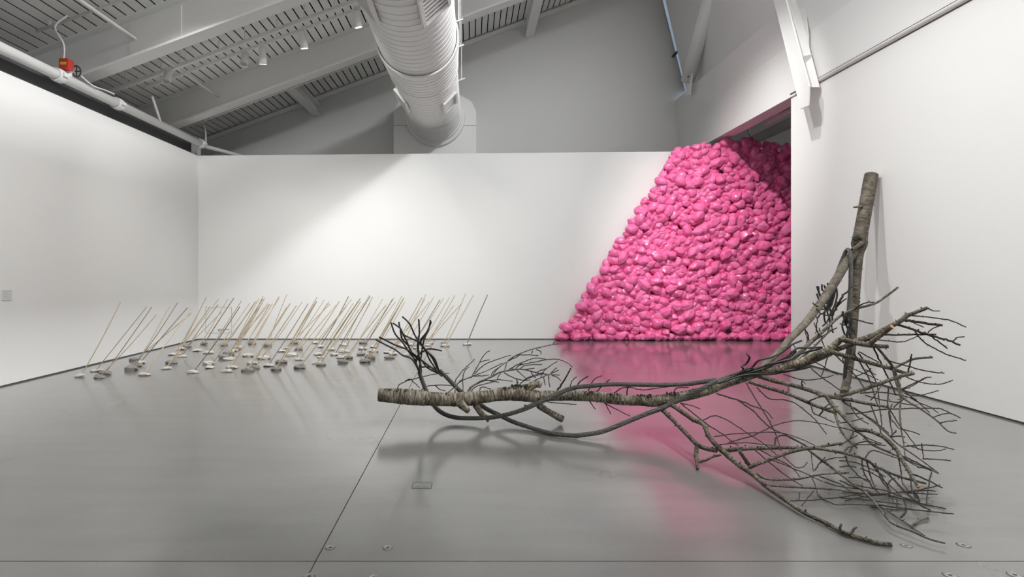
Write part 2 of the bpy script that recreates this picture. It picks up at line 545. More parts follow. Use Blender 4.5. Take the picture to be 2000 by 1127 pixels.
def ibeam(name, y, drop, fw, x0, x1, label, group):
    """a rafter following the roof slope: top flange, web, bottom flange"""
    r = empty(name, (x0, y, roof(x0) - drop))
    tag(r, label, 'beam', group)

    def slab(zt, zb, w, nm):
        MB().hexa([(x0, y - w / 2, roof(x0) - zb), (x1, y - w / 2, roof(x1) - zb), (x1, y + w / 2, roof(x1) - zb), (x0, y + w / 2, roof(x0) - zb),
                   (x0, y - w / 2, roof(x0) - zt), (x1, y - w / 2, roof(x1) - zt), (x1, y + w / 2, roof(x1) - zt), (x0, y + w / 2, roof(x0) - zt)]).build(nm, M_STEEL, r)
    slab(0.0, 0.035, fw, 'top_flange')
    slab(0.035, drop - 0.04, 0.03, 'web')
    slab(drop - 0.04, drop, fw, 'bottom_flange')
    return r


BG = 'rafters under the sloping roof'
b1 = ibeam('steel_rafter', 9.22, 0.70, 0.30, -7.5, 4.8, 'white steel rafter nearest the camera, above the red valve', BG)
b2 = ibeam('steel_rafter', 12.22, 0.66, 0.30, -7.5, 4.8, 'white steel rafter between the lamps and the gable wall', BG)
b0 = ibeam('steel_rafter', 6.2, 0.70, 0.30, -7.5, 4.8, 'white steel rafter overhead, before the one above the red valve', BG)
# bolted splice plate on the near rafter
x = -5.15
MB().hexa([(x - .42, 9.19, roof(x - .42) - .62), (x + .42, 9.19, roof(x + .42) - .62), (x + .42, 9.205, roof(x + .42) - .62), (x - .42, 9.205, roof(x - .42) - .62),
           (x - .42, 9.19, roof(x - .42) - .08), (x + .42, 9.19, roof(x + .42) - .08), (x + .42, 9.205, roof(x + .42) - .08), (x - .42, 9.205, roof(x - .42) - .08)]).build('splice_plate', M_STEEL, b1)
# angle along the gable and the short struts that tie the far rafter to it
r = MB().bar((-7.5, ZG - .05, roof(-7.5) - .09), (4.7, ZG - .05, roof(4.7) - .09), 0.10, 0.10).build('edge_angle', M_STEEL, origin=(-1.5, ZG - .05, roof(-1.5) - .09))
tag(r, 'white steel angle running up the roof edge along the gable wall', 'beam')
for (px, lab) in ((589, 'short white strut from far rafter to gable wall, left of the duct'),
                  (1045, 'short white strut from far rafter to gable wall, right of the duct')):
    X = (px - VPX) / F * 13.6
    r = empty('roof_strut', (X, 13.6, roof(X) - .35)); tag(r, lab, 'beam', 'struts at the gable')
    MB().bar((X, 12.3, roof(X) - .50), (X, ZG, roof(X) - .50), 0.22, 0.03).build('lower_flange', M_STEEL, r)
    MB().bar((X, 12.3, roof(X) - .38), (X, ZG, roof(X) - .38), 0.03, 0.24).build('web', M_STEEL, r)
    MB().bar((X, 12.3, roof(X) - .25), (X, ZG, roof(X) - .25), 0.22, 0.03).build('upper_flange', M_STEEL, r)

# conduits under the roof (along the slope)
def slope_pipe(name, y, drop, x0, x1, rad, label, group='conduits under the roof', mat=M_STEEL, clips=True):
    r = empty(name, (x0, y, roof(x0) - drop)); tag(r, label, 'conduit', group)
    MB().tube([(x0, y, roof(x0) - drop), (x1, y, roof(x1) - drop)], rad, 8).build('tube', mat, r, smooth=True)
    if clips:
        n = int((x1 - x0) / 1.6)
        for i in range(n + 1):
            x = x0 + .2 + i * 1.6
            if x < x1: MB().bar((x, y, roof(x) - drop - rad), (x, y, roof(x) - .0), 0.03, 0.012, (0, 1, 0)).build('hanger_clip', M_STEEL, r)
    return r


slope_pipe('conduit', 8.55, 0.10, -6.6, 0, 0.022, 'thin white conduit along the boards before the near rafter')
slope_pipe('conduit', 12.55, 0.60, -6.9, -1.6, 0.020, 'thin white conduit just behind the far rafter')
slope_pipe('conduit', 12.75, 0.50, -6.9, -1.6, 0.016, 'thinner white conduit second behind the far rafter')
slope_pipe('conduit', 12.6, 0.45, -.2, 4.5, 0.018, 'thin white conduit right of the duct behind the far rafter')
slope_pipe('conduit', 13.0, 0.35, -.2, 4.5, 0.014, 'thinner white conduit right of the duct near the gable')
# pipe through the rafters, along the room
px_ = -5.48
r = empty('sprinkler_branch', (px_, 4, 5.33)); tag(r, 'thin white sprinkler pipe running through the rafters toward the gable', 'pipe')
MB().tube([(px_, 3.0, 5.33), (px_, 13.4, 5.33)], 0.024, 8).build('tube', M_STEEL, r, smooth=True)
for y in (5.0, 7.6, 10.6):
    MB().tube([(px_, y, 5.33), (px_, y, roof(px_))], 0.008, 6).build('hanger_rod', M_STEEL, r)
# unistrut rail and lighting track between the rafters
def rail(y, drop, x0, x1, w, h, name, lab):
    r = empty(name, (x0, y, roof(x0) - drop)); tag(r, lab, 'track', 'lighting rails between the rafters')
    MB().bar((x0, y, roof(x0) - drop), (x1, y, roof(x1) - drop), w, h).build('channel', M_STEEL, r)
    i = x0 + .3
    while i < x1:
        MB().tube([(i, y, roof(i) - drop), (i, y, roof(i))], 0.008, 6).build('hanger_rod', M_STEEL, r)
        i += 1.1
    return r


rail(10.45, 0.36, -6.7, 3.0, 0.07, 0.06, 'support_rail', 'white support rail carrying the lamps under the boards')
rail(10.72, 0.38, -6.2, 3.0, 0.04, 0.05, 'lighting_track', 'thin white lighting track on which the spotlights hang')

# diagonal hanger pipe at the left end of the rail
a = P(297, 188, 10.6); bb = P(315, 243, 11.0)
r = MB().tube([a, bb], 0.026, 8).build('drop_pipe', M_STEEL, origin=tuple(a), smooth=True)
tag(r, 'short white drop pipe from the support rail to the big pipe', 'pipe')

# big sprinkler main above the left partition
PX, PZ = -6.12, 4.435
r = empty('sprinkler_main', (PX, 5, PZ)); tag(r, 'thick white sprinkler main running above the left partition', 'pipe')
MB().tube([(PX, ZR + .1, PZ), (PX, 12.85, PZ)], 0.075, 16).build('tube', M_STEEL, r, smooth=True)
for y in (8.35, 9.75, 12.75):
    MB().lathe((PX, y - .07, PZ), (0, 1, 0), [(0, .078), (0, .098), (.05, .104), (.09, .104), (.14, .098), (.14, .078)], 18).build('coupling', M_STEEL, r, smooth=True, angle=40)
    MB().box(PX + .07, PX + .13, y - .05, y + .05, PZ - .025, PZ + .025).build('coupling_bolt', M_STEEL, r)
MB().tube([(PX, 12.82, PZ), (PX + .02, 13.0, PZ - .02), (PX + .25, 13.5, PZ - .03), (PX + .7, 14.8, PZ - .03)], 0.05, 10).build('elbow', M_STEEL, r, smooth=True)
MB().tube([(PX + .05, 12.9, PZ), (PX + .02, 12.95, PZ + .3), (PX - .08, 13.0, PZ + .62), (PX + .1, 13.0, roof(PX) - .1)], 0.018, 8).build('riser', M_STEEL, r, smooth=True)
# dark channel behind the pipe
r = MB().box(-6.62, -6.36, ZR + .05, ZB, 4.0, 4.50).build('steel_channel', M_CHANNEL, origin=(-6.5, 4, 4.0))
tag(r, 'dark grey steel channel along the top of the left partition', 'channel')
for (X, y, lab) in ((-6.55, 12.55, 'white stub column by the end of the sprinkler main'), (-6.55, 13.35, 'white stub column in the corner behind the sprinkler main')):
    r = empty('stub_column', (X, y, 3.0)); tag(r, lab, 'column', 'stub columns in the corner')
    MB().box(X - .10, X + .10, y - .1, y - .085, 0.0, roof(X) - .55).build('flange', M_STEEL, r)
    MB().box(X - .10, X + .10, y + .085, y + .1, 0.0, roof(X) - .55).build('flange', M_STEEL, r)
    MB().box(X - .01, X + .01, y - .085, y + .085, 0.0, roof(X) - .55).build('web', M_STEEL, r)

# valve with red actuator and handwheel on the main
vy = 8.55
r = empty('sprinkler_valve', (PX, vy, PZ)); tag(r, 'red and white sprinkler valve with black handwheel on the thick pipe', 'valve')
MB().lathe((PX, vy, PZ + .05), (0, 0, 1), [(0, .055), (.07, .055), (.08, .08), (.12, .08), (.13, .045)], 14, True).build('valve_body', M_STEEL, r, smooth=True, angle=40)
MB().box(PX - .02, PX + .11, vy - .16, vy - .03, PZ + .12, PZ + .27).build('actuator_box', M_RED, r)
MB().box(PX + .0, PX + .09, vy - .165, vy - .158, PZ + .175, PZ + .215).build('yellow_plate', M_YELLOW, r)
hw = Vector((PX + .06, vy + .10, PZ + .17))
ring = [hw + Vector((0.05 * math.cos(a), 0.075 * math.cos(a) * 0.3, 0.085 * math.sin(a))) for a in [i * math.pi / 8 for i in range(17)]]
MB().tube(ring, 0.010, 6, False).tube([hw + Vector((-.05, 0, 0)), hw + Vector((.05, 0, 0))], 0.008, 6).tube([hw + Vector((0, 0, -.08)), hw + Vector((0, 0, .08))], 0.008, 6).build('handwheel', M_BLACK, r, smooth=True)
MB().tube(catmull([tuple(hw + Vector((.03, .05, -.05))), tuple(hw + Vector((.05, .3, -.12))), (PX + .08, vy + .75, PZ + .09), (PX + .1, vy + .95, PZ + .09)], 6), 0.012, 6).build('chain', M_STEEL, r)
MB().tube(catmull([(PX, vy - .09, PZ + .27), (PX + .02, vy - .12, PZ + .5), (PX - .05, vy - .2, PZ + .72), (PX + .1, vy - .15, roof(PX) - .1)], 6), 0.014, 6).build('flex_cable', M_STEEL, r, smooth=True)

# rail along the top of the right partition
r = empty('capping_rail', (XR - .03, 6, 4.53)); tag(r, 'grey tube rail running along the top of the right partition', 'rail')
MB().tube([(XR - .02, ZR + .1, 4.54), (XR - .02, 9.05, 4.54)], 0.032, 10).build('tube', M_STEEL, r, smooth=True)
MB().lathe((XR - .02, 9.0, 4.54), (0, 1, 0), [(0, .038), (.06, .038), (.06, .01)], 10).build('end_cap', M_GREYM, r, smooth=True, angle=40)
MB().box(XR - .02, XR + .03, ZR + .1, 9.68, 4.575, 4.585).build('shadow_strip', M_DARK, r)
MB().box(XR - .03, XR + .02, 9.06, 9.5, 4.52, 4.56).build('bracket', M_GREYM, r)

# diagonal braces on the upper right wall
XB = 5.30
def on_plane(px, py, X):
    Z = X * F / (px - VPX)
    return P(px, py, Z)
r = empty('roof_brace', tuple(on_plane(1344, 180, XB))); tag(r, 'white round diagonal brace rising from the far corner of the upper wall', 'brace')
a, bq = on_plane(1343, 158, XB), on_plane(1404, -70, XB)
MB().tube([a, bq], 0.16, 18).build('tube', M_STEEL, r, smooth=True)
MB().bar(on_plane(1344, 186, XB), on_plane(1349, 128, XB), 0.02, 0.30, (0, 1, 0)).build('gusset_plate', M_STEEL, r)
MB().tube([on_plane(1344, 150, XB - .14), on_plane(1344, 150, XB - .04)], 0.02, 8).build('pin', M_BLACK, r)
XB2 = 5.32
r = empty('steel_brace', tuple(on_plane(1568, 208, XB2))); tag(r, 'white steel H-section brace standing on the corner of the right partition', 'brace')
XA, XC = 5.16, 5.44



def quad_plate(name, pts, X, th):
    """flat plate through pixel corners on the plane x = X"""
    q = [on_plane(px, py, X) for px, py in pts]
    m = MB()
    n = len(q)
    m.v = [tuple(v) for v in q] + [(v.x + th, v.y, v.z) for v in q]
    m.f = [tuple(range(n)), tuple(range(2 * n - 1, n - 1, -1))] + [(i, i + n, (i + 1) % n + n, (i + 1) % n) for i in range(n)]
    return m.build(name, M_STEEL, r)


quad_plate('flange', [(1496, -60), (1518, -60), (1580, 168), (1578, 206), (1563, 213)], XA, .022)
quad_plate('flange', [(1543, -60), (1562, -60), (1578, 70), (1578, 108), (1572, 108)], XC, .022)
aa, bq = on_plane(1566, 170, XA), on_plane(1509, -60, XA)
m = MB()
q = [aa + Vector((.022, 0, 0)), bq + Vector((.022, 0, 0)), Vector((XC, bq.y, bq.z)), Vector((XC, aa.y, aa.z))]
m.v = [tuple(v) for v in q] + [(v.x, v.y + .02, v.z) for v in q]
m.f = [(0, 1, 2, 3), (7, 6, 5, 4), (0, 4, 5, 1), (1, 5, 6, 2), (2, 6, 7, 3), (3, 7, 4, 0)]
m.build('web', M_STEEL, r)
q = [on_plane(1562, 112, XA), on_plane(1586, 105, XC), on_plane(1577, 166, XC)]
m = MB()
m.v = [tuple(v) for v in q] + [(v.x, v.y + .025, v.z) for v in q]
m.f = [(0, 1, 2), (5, 4, 3), (0, 3, 4, 1), (1, 4, 5, 2), (2, 5, 3, 0)]
m.build('horn_plate', M_STEEL, r)

# things under the side room's ceiling, seen over the bags
r = tag(MB().box(7.2, 7.36, 4, ZG, 4.84, 5.03).build('ceiling_beam', M_STEEL, origin=(7.28, 9, 4.84)), 'pale beam under the dark ceiling beyond the bags', 'beam')
r = empty('side_room_track', (6.35, 12, 5.2)); tag(r, 'white lighting track hanging in the side room beyond the opening', 'track')
MB().bar((6.3, 9.0, 4.71), (6.3, 12.05, 4.71), 0.07, 0.07).build('channel', M_STEEL, r)
MB().bar((6.38, 9.0, 4.86), (6.38, 11.9, 4.86), 0.05, 0.05).build('upper_channel', M_STEEL, r)
for y in (10.4, 11.2, 11.9):
    MB().tube([(6.3, y, 4.68), (6.3, y, 5.75)], 0.01, 6).build('hanger_rod', M_STEEL, r)
r = tag(MB().bar((7.05, 14.2, 4.72), (6.93, 14.2, 5.75), 0.06, 0.03).build('hanger_strap', M_STEEL, origin=(6.9, 13.3, 4.9)), 'pale hanging strap above the bags in the side room', 'strap')

# ------------------------------------------------------------------ spiral duct and the curb it enters
DX, DZ, DR = -0.905, 5.46, 0.64
dk = empty('air_duct', (DX, 8, DZ)); tag(dk, 'huge white ribbed spiral air duct hanging under the roof', 'duct')


def duct_section(y0, y1, r0, r1, ribs=True):
    prof = []
    n = max(1, int((y1 - y0) / 0.16))
    for i in range(n):
        for (f, dr) in ((0.0, 0), (0.90, 0), (0.925, .007), (0.975, .007), (1.0, 0)) if ribs else ((0, 0), (1, 0)):
            t = (i + f) / n
            prof.append((t * (y1 - y0), r0 + (r1 - r0) * t + dr))
    MB().lathe((DX, y0, DZ), (0, 1, 0), prof, 56).build('ribbed_section', M_DUCT, dk, smooth=True, angle=30)


duct_section(ZR + .3, 7.0, .655, .655)
duct_section(7.05, 9.40, .655, .655)
duct_section(9.44, 10.60, .70, .655)
duct_section(10.64, 12.80, .64, .64)
duct_section(12.83, 14.25, .64, .64)
for (y, rr) in ((7.0, .668), (9.40, .705), (10.60, .668), (12.80, .650)):
    MB().lathe((DX, y, DZ), (0, 1, 0), [(-.02, rr - .03), (-.02, rr), (.06, rr), (.06, rr - .03)], 56).build('collar', M_DUCT, dk, smooth=True, angle=30)
MB().lathe((DX, 14.05, DZ), (0, 1, 0), [(0, .64), (0, .66), (.10, .67), (.14, .74), (.26, .76), (.26, .60)], 56).build('end_collar', M_DUCT, dk, smooth=True, angle=35)
for (y, ang, hw_, hl) in ((11.6, -44, .17, .30), (11.6, 218, .17, .30), (7.2, -48, .22, .36), (7.2, 222, .22, .36)):
    a = math.radians(ang)
    n_ = Vector((math.cos(a), 0, math.sin(a))); t_ = Vector((-math.sin(a), 0, math.cos(a)))
    c = Vector((DX, y, DZ)) + n_ * (DR + .02)
    gbk = MB().hexa([c - t_ * hw_ + Vector((0, -hl, 0)) - n_ * .03, c + t_ * hw_ + Vector((0, -hl, 0)) - n_ * .03, c + t_ * hw_ + Vector((0, hl, 0)) - n_ * .03, c - t_ * hw_ + Vector((0, hl, 0)) - n_ * .03,
                     c - t_ * hw_ + Vector((0, -hl, 0)), c + t_ * hw_ + Vector((0, -hl, 0)), c + t_ * hw_ + Vector((0, hl, 0)), c - t_ * hw_ + Vector((0, hl, 0))]).build('grille', M_GREYM, dk)
    fr = MB()
    for sgn in (-1, 1):
        fr.bar(c + t_ * hw_ * sgn + Vector((0, -hl, 0)), c + t_ * hw_ * sgn + Vector((0, hl, 0)), .05, .05, n_)
        fr.bar(c - t_ * hw_ + Vector((0, hl * sgn, 0)), c + t_ * hw_ + Vector((0, hl * sgn, 0)), .05, .05, n_)
    fr.build('grille_frame', M_DUCT, gbk)
    for i in range(7):
        yy = -hl + (i + .5) * hl * 2 / 7
        MB().bar(c - t_ * hw_ + Vector((0, yy, 0)), c + t_ * hw_ + Vector((0, yy, 0)), .035, .03, n_).build('slat', M_DUCT, gbk)
for y in (8.9, 9.9, 11.6):
    MB().tube([(DX + DR + .07, y, DZ + .05), (DX + DR + .07, y, roof(DX + .7))], .008, 6).build('hanger_rod', M_STEEL, dk)
    MB().bar((DX + DR + .14, y, DZ + .06), (DX + DR - .02, y, DZ + .0), .02, .02).build('hanger_bracket', M_STEEL, dk)
# curb box with clipped corners
cx0, cx1 = (769 - VPX) / F * 14.3, (930 - VPX) / F * 14.3
zb_, zt_ = 3.9, 6.02
cc = .40
pts = [(cx0, zb_), (cx1, zb_), (cx1, zt_ - cc), (cx1 - .12, zt_ - .15), (cx1 - cc, zt_), (cx0 + cc, zt_), (cx0 + .12, zt_ - .15), (cx0, zt_ - cc)]
mb = MB()
mb.v = [(x, 14.3, z) for x, z in pts] + [(x, ZG, z) for x, z in pts]
n = len(pts)
mb.f = [tuple(range(n))] + [(i, (i + 1) % n + 0, (i + 1) % n + n, i + n)[::-1] for i in range(n)]
cb = empty('duct_curb', ((cx0 + cx1) / 2, 14.6, zb_)); tag(cb, 'white box with clipped corners where the duct enters the gable wall', 'duct box')
mb.build('box_body', M_STEEL, cb)
MB().box(cx0, cx1, 14.292, 14.3, 5.25, 5.262).build('seam', M_GREYM, cb)


# ------------------------------------------------------------------ spotlights
def track_lamp(loc, target, watts, cone, label, lit=True, group='track spotlights'):
    loc, target = Vector(loc), Vector(target)
    d = (target - loc).normalized()
    r = empty('track_spotlight', tuple(loc)); tag(r, label, 'spotlight', group)
    MB().lathe(loc - d * .16, d, [(0, .0), (0, .055), (.02, .065), (.20, .072), (.30, .078), (.30, .070), (.27, .066)], 16).build('housing', M_STEEL, r, smooth=True, angle=40)
    MB().lathe(loc + d * .105, d, [(0, .0), (.002, .066)], 16).build('lens', M_LENS if lit else M_LENSOFF, r)
    top = Vector((loc.x, loc.y, roof(loc.x) - .36))
    MB().bar(loc + Vector((0, 0, .06)), top, .03, .02, (0, 1, 0)).build('yoke', M_STEEL, r)
    MB().box(loc.x - .05, loc.x + .05, loc.y - .025, loc.y + .025, top.z - .03, top.z + .02).build('adapter', M_STEEL, r)
    if lit:
        ld = bpy.data.lights.new('lamp_light', 'SPOT')
        ld.energy = watts * WATT
        ld.spot_size = math.radians(cone)
        ld.spot_blend = 1.0
        ld.shadow_soft_size = 0.06
        ld.color = (1.0, 0.985, 0.96)
        lo = bpy.data.objects.new('lamp_light', ld)
        COL.objects.link(lo)
        lo.parent = r
        lo.location = d * 0.15
        lo.rotation_euler = d.to_track_quat('-Z', 'Y').to_euler()
    return r


SHOWN = ('lit white spotlight lowest of the three glowing on the track', 'lit white spotlight in the middle of the three glowing on the track',
         'lit white spotlight nearest the duct')
for (l, t, w, c), lab in zip(LAMPS_SHOWN, SHOWN):
    track_lamp(l, t, w, c, lab)
track_lamp((-4.30, 10.7, 5.57), (-4.0, 9.0, 2.0), 0, 60, 'unlit white spotlight just left of the lowest glowing one', False)
track_lamp((-5.60, 10.4, 5.15), (-5.6, 9.0, 2.4), 0, 60, 'unlit white spotlight low on the rail above the left partition', False)
track_lamp(*SIDE_FILL_LAMP, 'added lit white spotlight, out of view, brightening the room beyond the bags')
WORDS = ('aimed at the far left of the back wall', 'aimed at the middle of the back wall', 'beside the duct toward the bags', 'aimed at the bag heap', 'added for bag highlights beside the one aimed at the heap', 'aimed at the far left partition', 'aimed at the near left partition',
         'aimed at the leaning trunk', 'aimed at the right partition', 'aimed at the near end of the right partition', 'aimed down at the fallen tree')
for (l, t, w, c), wd in zip(LAMPS_MORE, WORDS):
    track_lamp(l, t, w, c, 'lit white spotlight overhead, ' + wd)

# ------------------------------------------------------------------ the fallen tree
def pw(zx, zy, ox, oy, sc):
    return (ox + zx / sc, oy + zy / sc)


def crownZ(px, py):
    """depth of the crown: it spreads toward the camera as it comes down"""
    t = [(560, 5.05), (640, 4.75), (700, 4.85), (740, 4.85), (790, 4.62), (840, 4.42), (880, 4.22), (920, 4.02), (960, 3.78), (1000, 3.50), (1040, 3.24), (1080, 3.02)]
    if py <= t[0][0]: return t[0][1]
    for (a, za), (b, zb2) in zip(t, t[1:]):
        if py <= b:
            return za + (zb2 - za) * (py - a) / (b - a)
    return t[-1][1]


def line3(pts, zfun=None, dz=0.0, seg=5):
    """pts: (px, py, width px[, Z]) -> smooth 3D points and radii"""
    arr = []
    for q in pts:
        Z = q[3] if len(q) > 3 else zfun(q[0], q[1]) + dz
        r = max(q[2] / 2.0 / F * Z, 0.0022)
        if q[1] > VPY + 30:
            Z = min(Z, floorZ(q[1], r + 0.002))
        p = P(q[0], q[1], Z)
        arr.append((p.x, p.y, p.z, r))
    out = catmull(arr, seg)
    return [Vector(o[:3]) for o in out], [max(o[3], 0.0018) for o in out]


def nubs(mb, pts, radii, every, size, rg):
    """short spur stubs along a branch"""
    acc = 0
    for i in range(1, len(pts) - 1):
        acc += (pts[i] - pts[i - 1]).length
        if acc > every * rg.uniform(0.6, 1.4):
            acc = 0
            t = (pts[i + 1] - pts[i - 1]).normalized()
            d = Vector((rg.uniform(-1, 1), rg.uniform(-1, 1), rg.uniform(-.6, 1)))
            d = (d - t * d.dot(t)).normalized()
            d = (d + t * rg.uniform(-.2, .5)).normalized()
            L = size * rg.uniform(.6, 1.5)
            r0 = min(radii[i] * .6, .007) * rg.uniform(.7, 1.1)
            mb.tube([pts[i], pts[i] + d * (radii[i] + L * .6), pts[i] + d * (radii[i] + L)], [r0, r0 * .85, r0 * .7], 5)


TA = empty('fallen_tree', tuple(P(1010, 829, 5.6)))
tag(TA, 'bare cut cherry tree lying on the floor with its leafless crown to the right', 'tree')
limbs = []      # (points, object)
rg = random.Random(11)


def limb(tree, pts, zfun, name='limb', mat=None, n=10, dz=0.0, bump=.12, nub=.12, nubsize=.012, seg=6, parent=None, store=None):
    p, r = line3(pts, zfun, dz, seg)
    mb = MB().tube(p, r, n, True, bump, rg.uniform(0, 50))
    if nub: nubs(mb, p, r, nub, nubsize, rg)
    o = mb.build(name, mat or M_BARK2, parent or tree, smooth=True, angle=60)
    (limbs if store is None else store).append((p, o))
    return o, p, r


def twig(tree, pts, zfun, dz=None, name='twig', n=5, store=None):
    if dz is None: dz = rg.uniform(-.10, .06)
    q = [(a[0], a[1], max(a[2] * 1.05, 1.4)) + tuple(a[3:]) for a in pts]
    p, r = line3(q, zfun, dz, 5)
    # tie the root of the twig to the nearest limb so that it grows out of it
    best, bo, bp = 1e9, None, None
    for lp, lo in (limbs if store is None else store):
        for v in lp:
            dd = (v - p[0]).length
            if dd < best: best, bo, bp = dd, lo, v
    if best < 0.45:
        off = bp - p[0]
        m_ = len(p)
        for i in range(m_):
            w = max(0.0, 1 - i / (m_ * 0.45))
            y_ = off * w
            # slide along the line of sight only, so the twig keeps its outline
            ray = (p[i] - Vector((0, 0, CAMZ))).normalized()
            p[i] = p[i] + ray * y_.dot(ray)
            if p[i].z < r[i] + .002:
                p[i].z = r[i] + .002
    for i in range(1, len(p) - 1):
        j = r[i] * .5
        p[i] = p[i] + Vector((rg.uniform(-j, j), rg.uniform(-j, j), rg.uniform(-j, j)))
    mb = MB().tube(p, r, n)
    nubs(mb, p, r, .07, .007, rg)
    return mb.build(name, M_TWIG, bo or tree, smooth=True, angle=60)


def trunkZ(px, py):
    t = [(700, 5.60), (1100, 5.62), (1300, 5.35), (1455, 5.12), (1613, 4.92), (1700, 4.85), (1830, 4.65)]
    for (a, za), (b, zb2) in zip(t, t[1:]):
        if px <= b:
            return za + (zb2 - za) * max(0, px - a) / (b - a)
    return t[-1][1]


def W(lst, w0, w1):
    n = len(lst) - 1
    return [(x, y, w0 + (w1 - w0) * i / n) for i, (x, y) in enumerate(lst)]


# trunk, with the cut face and its moss
tp = [(740, 771.5, 25), (752, 772, 26.5), (797, 775, 31), (843.5, 779, 27), (885, 780.5, 26), (913, 779, 28), (946.5, 775, 24), (977, 770, 25.5), (1011, 769, 27.5), (1042, 774, 24),
      (1080, 773, 19.5), (1122.6, 773, 20), (1165, 775, 20), (1208, 780, 21), (1250, 782.5, 20), (1282, 783, 22.5), (1325, 776, 20.5), (1378, 764, 18), (1412, 751.6, 16),
      (1453, 738, 16), (1485, 727, 14.5), (1523, 719, 14), (1553, 710.5, 14), (1583, 699, 14), (1613, 686, 15.5), (1630, 674, 13), (1641, 664, 11), (1651, 657.5, 9)]
p, r = line3(tp, trunkZ, 0, 9)
mb = MB().tube(p, r, 22, True, .09, 3.0)
nubs(mb, p, r, .10, .010, rg)
trunkA = mb.build('trunk', M_BARK, TA, smooth=True, angle=60)
limbs.append((p, trunkA))
trunk_pts, trunk_r = p, r
d0 = (p[0] - p[1]).normalized()
MB().lathe(p[0] + d0 * .001, d0, [(0, 0.0), (0.004, r[0] * .5), (0.004, r[0] * .96), (-.006, r[0] * 1.0)], 22).build('cut_face', M_CUT, trunkA)
for (mx_, my_, mw, mh, n_) in ((1018, 753, 20, 6, 26), (1000, 757, 18, 5, 14), (765, 761, 14, 4, 10), (786, 762, 12, 4, 8), (875, 768, 8, 4, 7), (1258, 771, 14, 4, 12), (1312, 768, 12, 6, 14),
                               (1150, 765, 12, 4, 7), (1195, 768, 12, 4, 8), (1040, 789, 16, 4, 10)):
    mb = MB()
    for i in range(n_ * 4):
        ax, ay = mx_ + rg.uniform(-mw, mw), my_ + rg.uniform(-mh, mh) * .6
        c = P(ax, ay + 1.5, trunkZ(ax, ay) - rg.uniform(-.03, .05))
        rr = rg.uniform(.004, .009)
        mb.lathe(c - Vector((0, 0, rr)), Vector((rg.uniform(-.4, .4), rg.uniform(-.4, .4), 1)), [(0, 0), (rr * .4, rr * .8), (rr, rr), (rr * 1.6, rr * .6), (rr * 2, 0)], 6)
    tag(mb.build('moss_patch', M_MOSS, trunkA), kind='stuff')

# stubs on the trunk
for pts, cut in (([(898, 786, 17), (905, 794, 15), (915.5, 804, 10)], True), ([(929, 790, 14), (941, 809, 11), (951.5, 817, 9.5), (952, 823.5, 5)], False),
                 ([(1052, 791, 14), (1066, 801, 12), (1082, 810, 12.5), (1099, 819, 13.5)], True), ([(1030, 760, 15), (1040, 753, 15), (1049, 750, 14.5), (1057, 752, 12)], False)):
    zf = (lambda a, b: 5.48) if pts[0][0] < 1000 and cut else trunkZ
    o, p, r = limb(TA, pts, zf, 'branch_stub', M_BARK, 14, 0, .14, 0)
    if cut:
        d = (p[-1] - p[-2]).normalized()
        MB().lathe(p[-1], d, [(0.002, 0), (0.003, r[-1] * .9), (-.003, r[-1])], 14).build('cut_face', M_CUT, o)
limb(TA, [(1010, 757, 5), (1010.5, 748, 4), (1009, 738, 2)], trunkZ, 'spur', M_BARK2, 7, 0, .1, 0)

cz = crownZ
# the upper limbs
limb(TA, [(1560, 716, 9, 5.0), (1590, 704, 10, 4.95), (1621, 691, 9.5, 4.92), (1640, 681, 9, 4.9), (1659, 674, 10, 4.88), (1672, 667, 11, 4.86), (1704, 656.7, 12.5, 4.8), (1736, 639, 9.5, 4.75), (1760, 626, 9, 4.7),
          (1769, 618, 8.5, 4.68), (1788.5, 610, 7, 4.65), (1812, 600.8, 6, 4.6)], None)
limb(TA, [(1640, 664, 9, 4.84), (1652, 665, 10.5, 4.84), (1672, 669.5, 10, 4.82), (1696, 674, 10, 4.8), (1715, 676, 8, 4.79), (1734, 676.6, 7.5, 4.78)], None)
o, p, r = limb(TA, [(1696, 675, 9, 4.79), (1703, 668, 9, 4.77), (1728, 648.7, 9, 4.68), (1742, 638, 8, 4.62)], None)
d = (p[-1] - p[-2]).normalized()
MB().lathe(p[-1], d, [(0.002, 0), (0.003, r[-1] * .95), (-.003, r[-1])], 12).build('cut_face', M_CUTFRESH, o)
limb(TA, [(1769, 622, 6), (1769.6, 611, 4.5)], cz, 'spur', None, 7, 0, .1, 0)
limb(TA, W([(1619, 686), (1660.7, 698), (1696, 708), (1720, 714.5), (1744, 721), (1768, 728.5), (1784.5, 729.5)], 8.5, 6), cz, dz=-.02)
limb(TA, W([(1747, 719), (1768, 708), (1788.5, 700.6), (1820.5, 698)], 5, 4), cz, 'branch')
limb(TA, W([(1712, 677), (1732.6, 701.4), (1744, 718), (1753, 740), (1758, 757), (1759, 784), (1757.5, 806), (1760, 838), (1764.6, 863), (1768, 892)], 5, 2.4), cz, 'branch', dz=-.05)
# limb that climbs in front of the leaning trunk
limb(TA, [(1520, 723, 7, 5.12), (1544, 706, 8, 5.15), (1576, 675.5, 8, 5.2), (1611.7, 643, 6.5, 5.25), (1640, 618, 5.5, 5.3), (1668.5, 604, 5, 5.3), (1707.5, 593, 4.5, 5.3), (1730, 579, 4.2, 5.28), (1754, 561, 4, 5.25)], None)
limb(TA, W([(1540, 718), (1576, 690), (1600, 667), (1626, 640)], 5, 3), lambda a, b: 5.08, 'branch')
